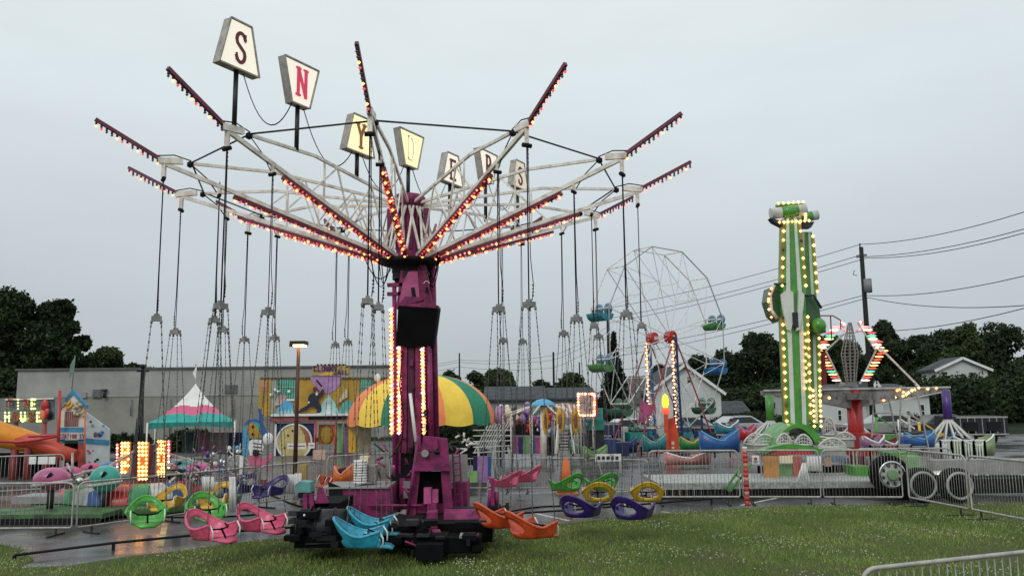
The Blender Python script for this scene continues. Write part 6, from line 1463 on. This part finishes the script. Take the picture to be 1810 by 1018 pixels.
for px, w_ in ((964, 5), (990, 7), (1017, 7)):
    mb = MB().m(M('oval_gold', (.65, .36, .03), .5)); q = at(px, 744, Ye-1.5); mb.ball(q, 1, 16, (w_*Ye/F, .05, .48)); mb.m(M('oval_core', (.25, .10, .03), .5)); mb.ball(q-Vector((0, .03, 0)), 1, 12, (w_*Ye/F*.55, .05, .28)); mb.build('oval_panel', t)
mb = MB().m(M('steps_grey', (.32, .30, .28), .6))
for i in range(7): mb.pr(990, 764+i*5.5, 1004, 767+i*5.5, Ye-1.7+i*-.12, .15)
mb.m(MESHM)
for s in (986, 1008): mb.tube([at(s, 750, Ye-1.6), at(s-4 if s < 1000 else s+8, 802, Ye-2.6)], .035, 5); mb.tube([at(s+2, 760, Ye-1.6), at(s+4 if s > 1000 else s-2, 802, Ye-2.6)], .02, 5)
mb.build('steps', t)
mb = MB().m(M('striped_awning', (.5, .36, .30), .6))
for i in range(9): mb.m(MESHM if i % 2 else M('awning_salmon', (.5, .2, .13), .6)); mb.bar(at(978+i*5, 712+abs(i-4)*.8, Ye+.4), at(990+i*5, 738, Ye-.5), .09, .02)
mb.build('awning', t)
Yq = 30; c = at(1037, 720, Yq); t = thing('lit_sign', 'square sign edged with glowing white and red bulbs left of the ferris wheel', 'sign', (c.x, Yq, 0))
mb = MB().m(M('sign_pale_art', (.42, .34, .34), .6, var=.5, scale=7)); mb.pr(1021, 694, 1052, 736, Yq, .1); mb.m(RED); mb.pr(1052, 692, 1055.5, 737, Yq, .5); mb.build('board', t)
mb = MB()
for (x0, y0, x1, y1, n) in ((1022, 696, 1051, 696, 8), (1022, 734, 1051, 734, 8), (1022, 700, 1022, 731, 7), (1051, 700, 1051, 731, 7)):
    for i in range(n): mb.m(BULB[('white', 'pink', 'hot')[i % 3]]); mb.octa(at(x0+(x1-x0)*i/(n-1), y0+(y1-y0)*i/(n-1), Yq-.04), .055)
mb.build('bulbs', t)
mb = MB().m(GALV)
for x in (1026, 1048): p = at(x, 736, Yq+.05); mb.cyl((p.x, p.y, 0), tuple(p), .04, n=6)
mb.build('stand', t)
mb = MB().m(M('booth_turquoise', (.08, .42, .38), .5)); mb.pr(1052, 721, 1066, 742, 30.5, .5); mb.m(M('booth_sea', (.03, .25, .17), .5)).pr(1040, 742, 1068, 760, 30.5, .5); mb.m(GREY); mb.pr(1024, 752, 1036, 765, 30.5, .3); mb.m(DRK); mb.pr(1036, 760, 1068, 815, 30.6, .4)
one(mb, 'ticket_booth', 'turquoise topped ticket booth under the square bulb sign', 'booth', (at(1058, 0, 30.5).x, 30.5, 0))
mb = MB().m(M('cabinet_navy', (.02, .03, .10), .5)); mb.pr(1030, 770, 1068, 805, 32, .8); mb.pr(1090, 782, 1112, 806, 33, .8); mb.m(M('cabinet_blue', (.02, .06, .22), .5)); mb.pr(1068, 776, 1090, 803, 32.5, .8); one(mb, 'equipment_cabinet', 'row of navy equipment cabinets left of the ferris wheel', 'cabinet', (at(1060, 0, 32).x, 32, 0))
mb = MB().m(LILAC); p = at(884, 735, 32); mb.ball(p, .26, 10, (1, .8, 1.5)); mb.m(CREAM); mb.ball(p+Vector((.3, 0, .12)), .16, 8, (1, 1, 1.4)); mb.m(DRK); mb.cyl((p.x, 32, 0), (p.x, 32, p.z-.3), .04, n=6); one(mb, 'balloon_figure', 'lilac and cream balloon shaped figure right of the striped canopy', 'decoration', (p.x, 32, 0))
mb = MB().m(ORG); p = at(1000, 800, 22); mb.tube([(p.x, 22, .0), (p.x, 22, .95)], [.26, .05], 14); mb.m(M('cone_tan', (.4, .2, .1), .6)); mb.box((p.x, 22, .03), (.6, .6, .05)); one(mb, 'traffic_cone', 'dull orange cone behind the middle barrier', 'traffic cone', (p.x, 22, 0))

# ================================================================ busy midground on the right
def rail(x0, x1, y, Y, mat, label, n=12, h=.9, name='railing'):
    A, B = at(x0, y, Y), at(x1, y, Y); z = A.z; mb = MB().m(mat); mb.bar(A, B, .05); mb.bar(A-Vector((0, 0, h)), B-Vector((0, 0, h)), .04)
    for i in range(n+1): p = lerp(A, B, i/n); mb.bar(p, p-Vector((0, 0, h)), .022 if i % 4 else .05)
    for i in range(0, n+1, 4): p = lerp(A, B, i/n); mb.bar(p, (p.x, p.y, 0), .05)
    one(mb, name, label, 'railing', (A.x, Y, 0), 'railings round the rides')
rail(1262, 1330, 768, 33, GALV, 'grey railing left of the green tower', 10); rail(1662, 1740, 778, 25, WHI, 'white picket railing under the purple post', 16, .6); rail(1538, 1610, 786, 26, GALV, 'grey railing right of the red box', 12, .7)
rail(1080, 1160, 788, 37, GALV, 'grey railing at the left foot of the ferris wheel', 12, .7); rail(985, 1080, 770, 34, GALV, 'grey railing right of the carousel steps', 14, .8)
for a in [(1310, 1342, 752, 778, 31, RED, 'small red boat left of the green tower', LILAC), (1270, 1310, 745, 768, 36, M('tub_teal', (.03, .2, .25)), 'teal tub behind the blue boat', WHI), (1536, 1572, 772, 796, 26.5, M('tub_lilac', (.28, .14, .26), .4), 'lilac car right of the red box', WHI), (1640, 1700, 768, 796, 30, NAVY, 'navy ride car behind the purple post', LBLU),
    (1696, 1770, 772, 806, 27, M('tub_lime', (.25, .34, .16)), 'lime ride car at the far right edge', WHI), (1010, 1050, 778, 802, 35, M('tub_green', (.03, .22, .06), .4), 'green ride car behind the ticket booth', LGRN), (1206, 1246, 772, 796, 36, M('tub_green', (.03, .22, .06)), 'green ride car right of the ferris wheel foot', YEL)]: boatcar(*a)
for (px, top, Y, mat, lb) in ((1456, 742, 40, BLU, 'blue'), (1548, 734, 36, GRN, 'green'), (1588, 738, 38, WHI, 'white'), (1606, 730, 36, GALV, 'grey'), (1624, 742, 37, YEL, 'yellow'), (1240, 735, 43, NAVY, 'navy'), (1292, 742, 42, RED, 'red'), (1118, 752, 42, TEAL, 'teal')):
    p = at(px, top, Y); mb = MB().m(mat); mb.cyl((p.x, Y, 0), tuple(p), .06, n=8); mb.bar((p.x, Y, p.z), (p.x+.7, Y, p.z-.5), .06); mb.box((p.x+.3, Y, .6), (1.2, .8, .5), .2); mb.m(DRK); mb.box((p.x+.3, Y, .9), (.9, .6, .1), .2); mb.ball(tuple(p), .09, 8)
    one(mb, 'ride_mast_unit', f'small {lb} mast with a {lb} box at its foot among the right hand rides', 'ride equipment', (p.x, Y, 0), 'small ride units on the right')
g = random.Random(44)
for (px, Y, z, nm) in ((1560, 28, 1.6, 'lower'), (1610, 27, 1.9, 'upper')):
    mb = MB().m(GALV); p = at(px, 760, Y); mb.bar((p.x-.5, Y, .2), (p.x-.2, Y, z+.9), .04); mb.bar((p.x+.6, Y, .2), (p.x+.25, Y, z+1.0), .04)
    for i in range(5): mb.bar((p.x-.45+.05*i, Y, .5+i*.35), (p.x+.52-.06*i, Y, .5+i*.35), .03)
    one(mb, 'ladder_frame', f'thin grey ladder frame, the {nm} of two near the red pillar', 'frame', (p.x, Y, 0))

def trailer(x0, x1, yt, yb, Y, mat, label, win=0):
    c = at((x0+x1)/2, yb, Y); t_ = thing('box_trailer', label, 'trailer', (c.x, Y, 0), 'trailers parked behind the rides')
    a, b = at(x0, yt, Y), at(x1, yt, Y); mb = MB().m(mat); mb.box(((a.x+b.x)/2, Y+1.1, (a.z+.5)/2), (b.x-a.x, 2.2, a.z-.5)); mb.m(DRK); mb.box(((a.x+b.x)/2, Y+1.1, .47), (b.x-a.x-.2, 2.0, .1)); mb.build('body', t_)
    mb = MB().m(GALV); mb.box(((a.x+b.x)/2, Y-.01, a.z-.05), (b.x-a.x+.02, .06, .07)); mb.box(((a.x+b.x)/2, Y-.01, .55), (b.x-a.x+.02, .06, .07))
    for i in range(7): mb.box((a.x+(b.x-a.x)*(i+.5)/7, Y-.012, (a.z+.5)/2), (.03, .03, a.z-.6))
    mb.build('trim', t_)
    for i in range(2):
        mb = MB().m(BLK); x = c.x+(i-.5)*1.0; mb.cyl((x, Y+.0, .36), (x, Y+.25, .36), .36, n=16); w_ = mb.build('wheel', t_); mb = MB().m(GREY); mb.cyl((x, Y-.02, .36), (x, Y+.02, .36), .17, n=12); mb.build('rim', w_)
    for i in range(win): mb = MB().m(DGLASS); x = a.x+(b.x-a.x)*(i+.6)/(win+.2); mb.box((x, Y-.03, a.z-.5), (.7, .05, .45)); mb.build('window', t_)
trailer(1035, 1098, 748, 800, 41, M('trailer_navy', (.015, .025, .09), .45, var=.2), 'navy box trailer behind the ticket booth'); trailer(1118, 1160, 752, 800, 43.5, M('trailer_green', (.04, .13, .05), .5, var=.2), 'dark green box trailer through the left of the ferris wheel')
trailer(1218, 1262, 754, 800, 45, M('trailer_black', (.012, .013, .018), .5, var=.2), 'black box trailer right of the ferris wheel tower'); trailer(1448, 1500, 752, 790, 43, M('trailer_maroon', (.09, .012, .02), .5, var=.2), 'maroon box trailer behind the red pillar')
trailer(1690, 1780, 736, 790, 42, M('trailer_black', (.012, .013, .018)), 'black box trailer at the far right behind the purple post', 2); trailer(985, 1022, 756, 800, 44, M('trailer_grey', (.14, .14, .15), .5, var=.2), 'grey box trailer behind the carousel', 1)

for pts, lb in (([(470, 905), (430, 912), (300, 915), (180, 905), (150, 890)], 'thin black cable snaking over the wet paving at the left'), ([(900, 905), (960, 896), (1060, 893), (1150, 880), (1240, 884)], 'thin black cable on the paving behind the yellow seats'), ([(660, 905), (610, 893), (540, 897), (490, 880), (470, 872)], 'thin black cable running left from the ride deck')):
    P = [G(x, y)+Vector((0, 0, .016)) for x, y in pts]; Q = []
    for i in range(len(P)-1):
        p0, p1, p2, p3 = P[max(i-1, 0)], P[i], P[i+1], P[min(i+2, len(P)-1)]
        for k in range(8): t_ = k/8; Q.append(.5*((2*p1)+(p2-p0)*t_+(2*p0-5*p1+4*p2-p3)*t_*t_+(3*p1-p0-3*p2+p3)*t_**3))
    mb = MB().m(BLK); mb.tube(Q+[P[-1]], .016, 6); one(mb, 'power_cable', lb, 'cable', P[0], 'cables on the paving')
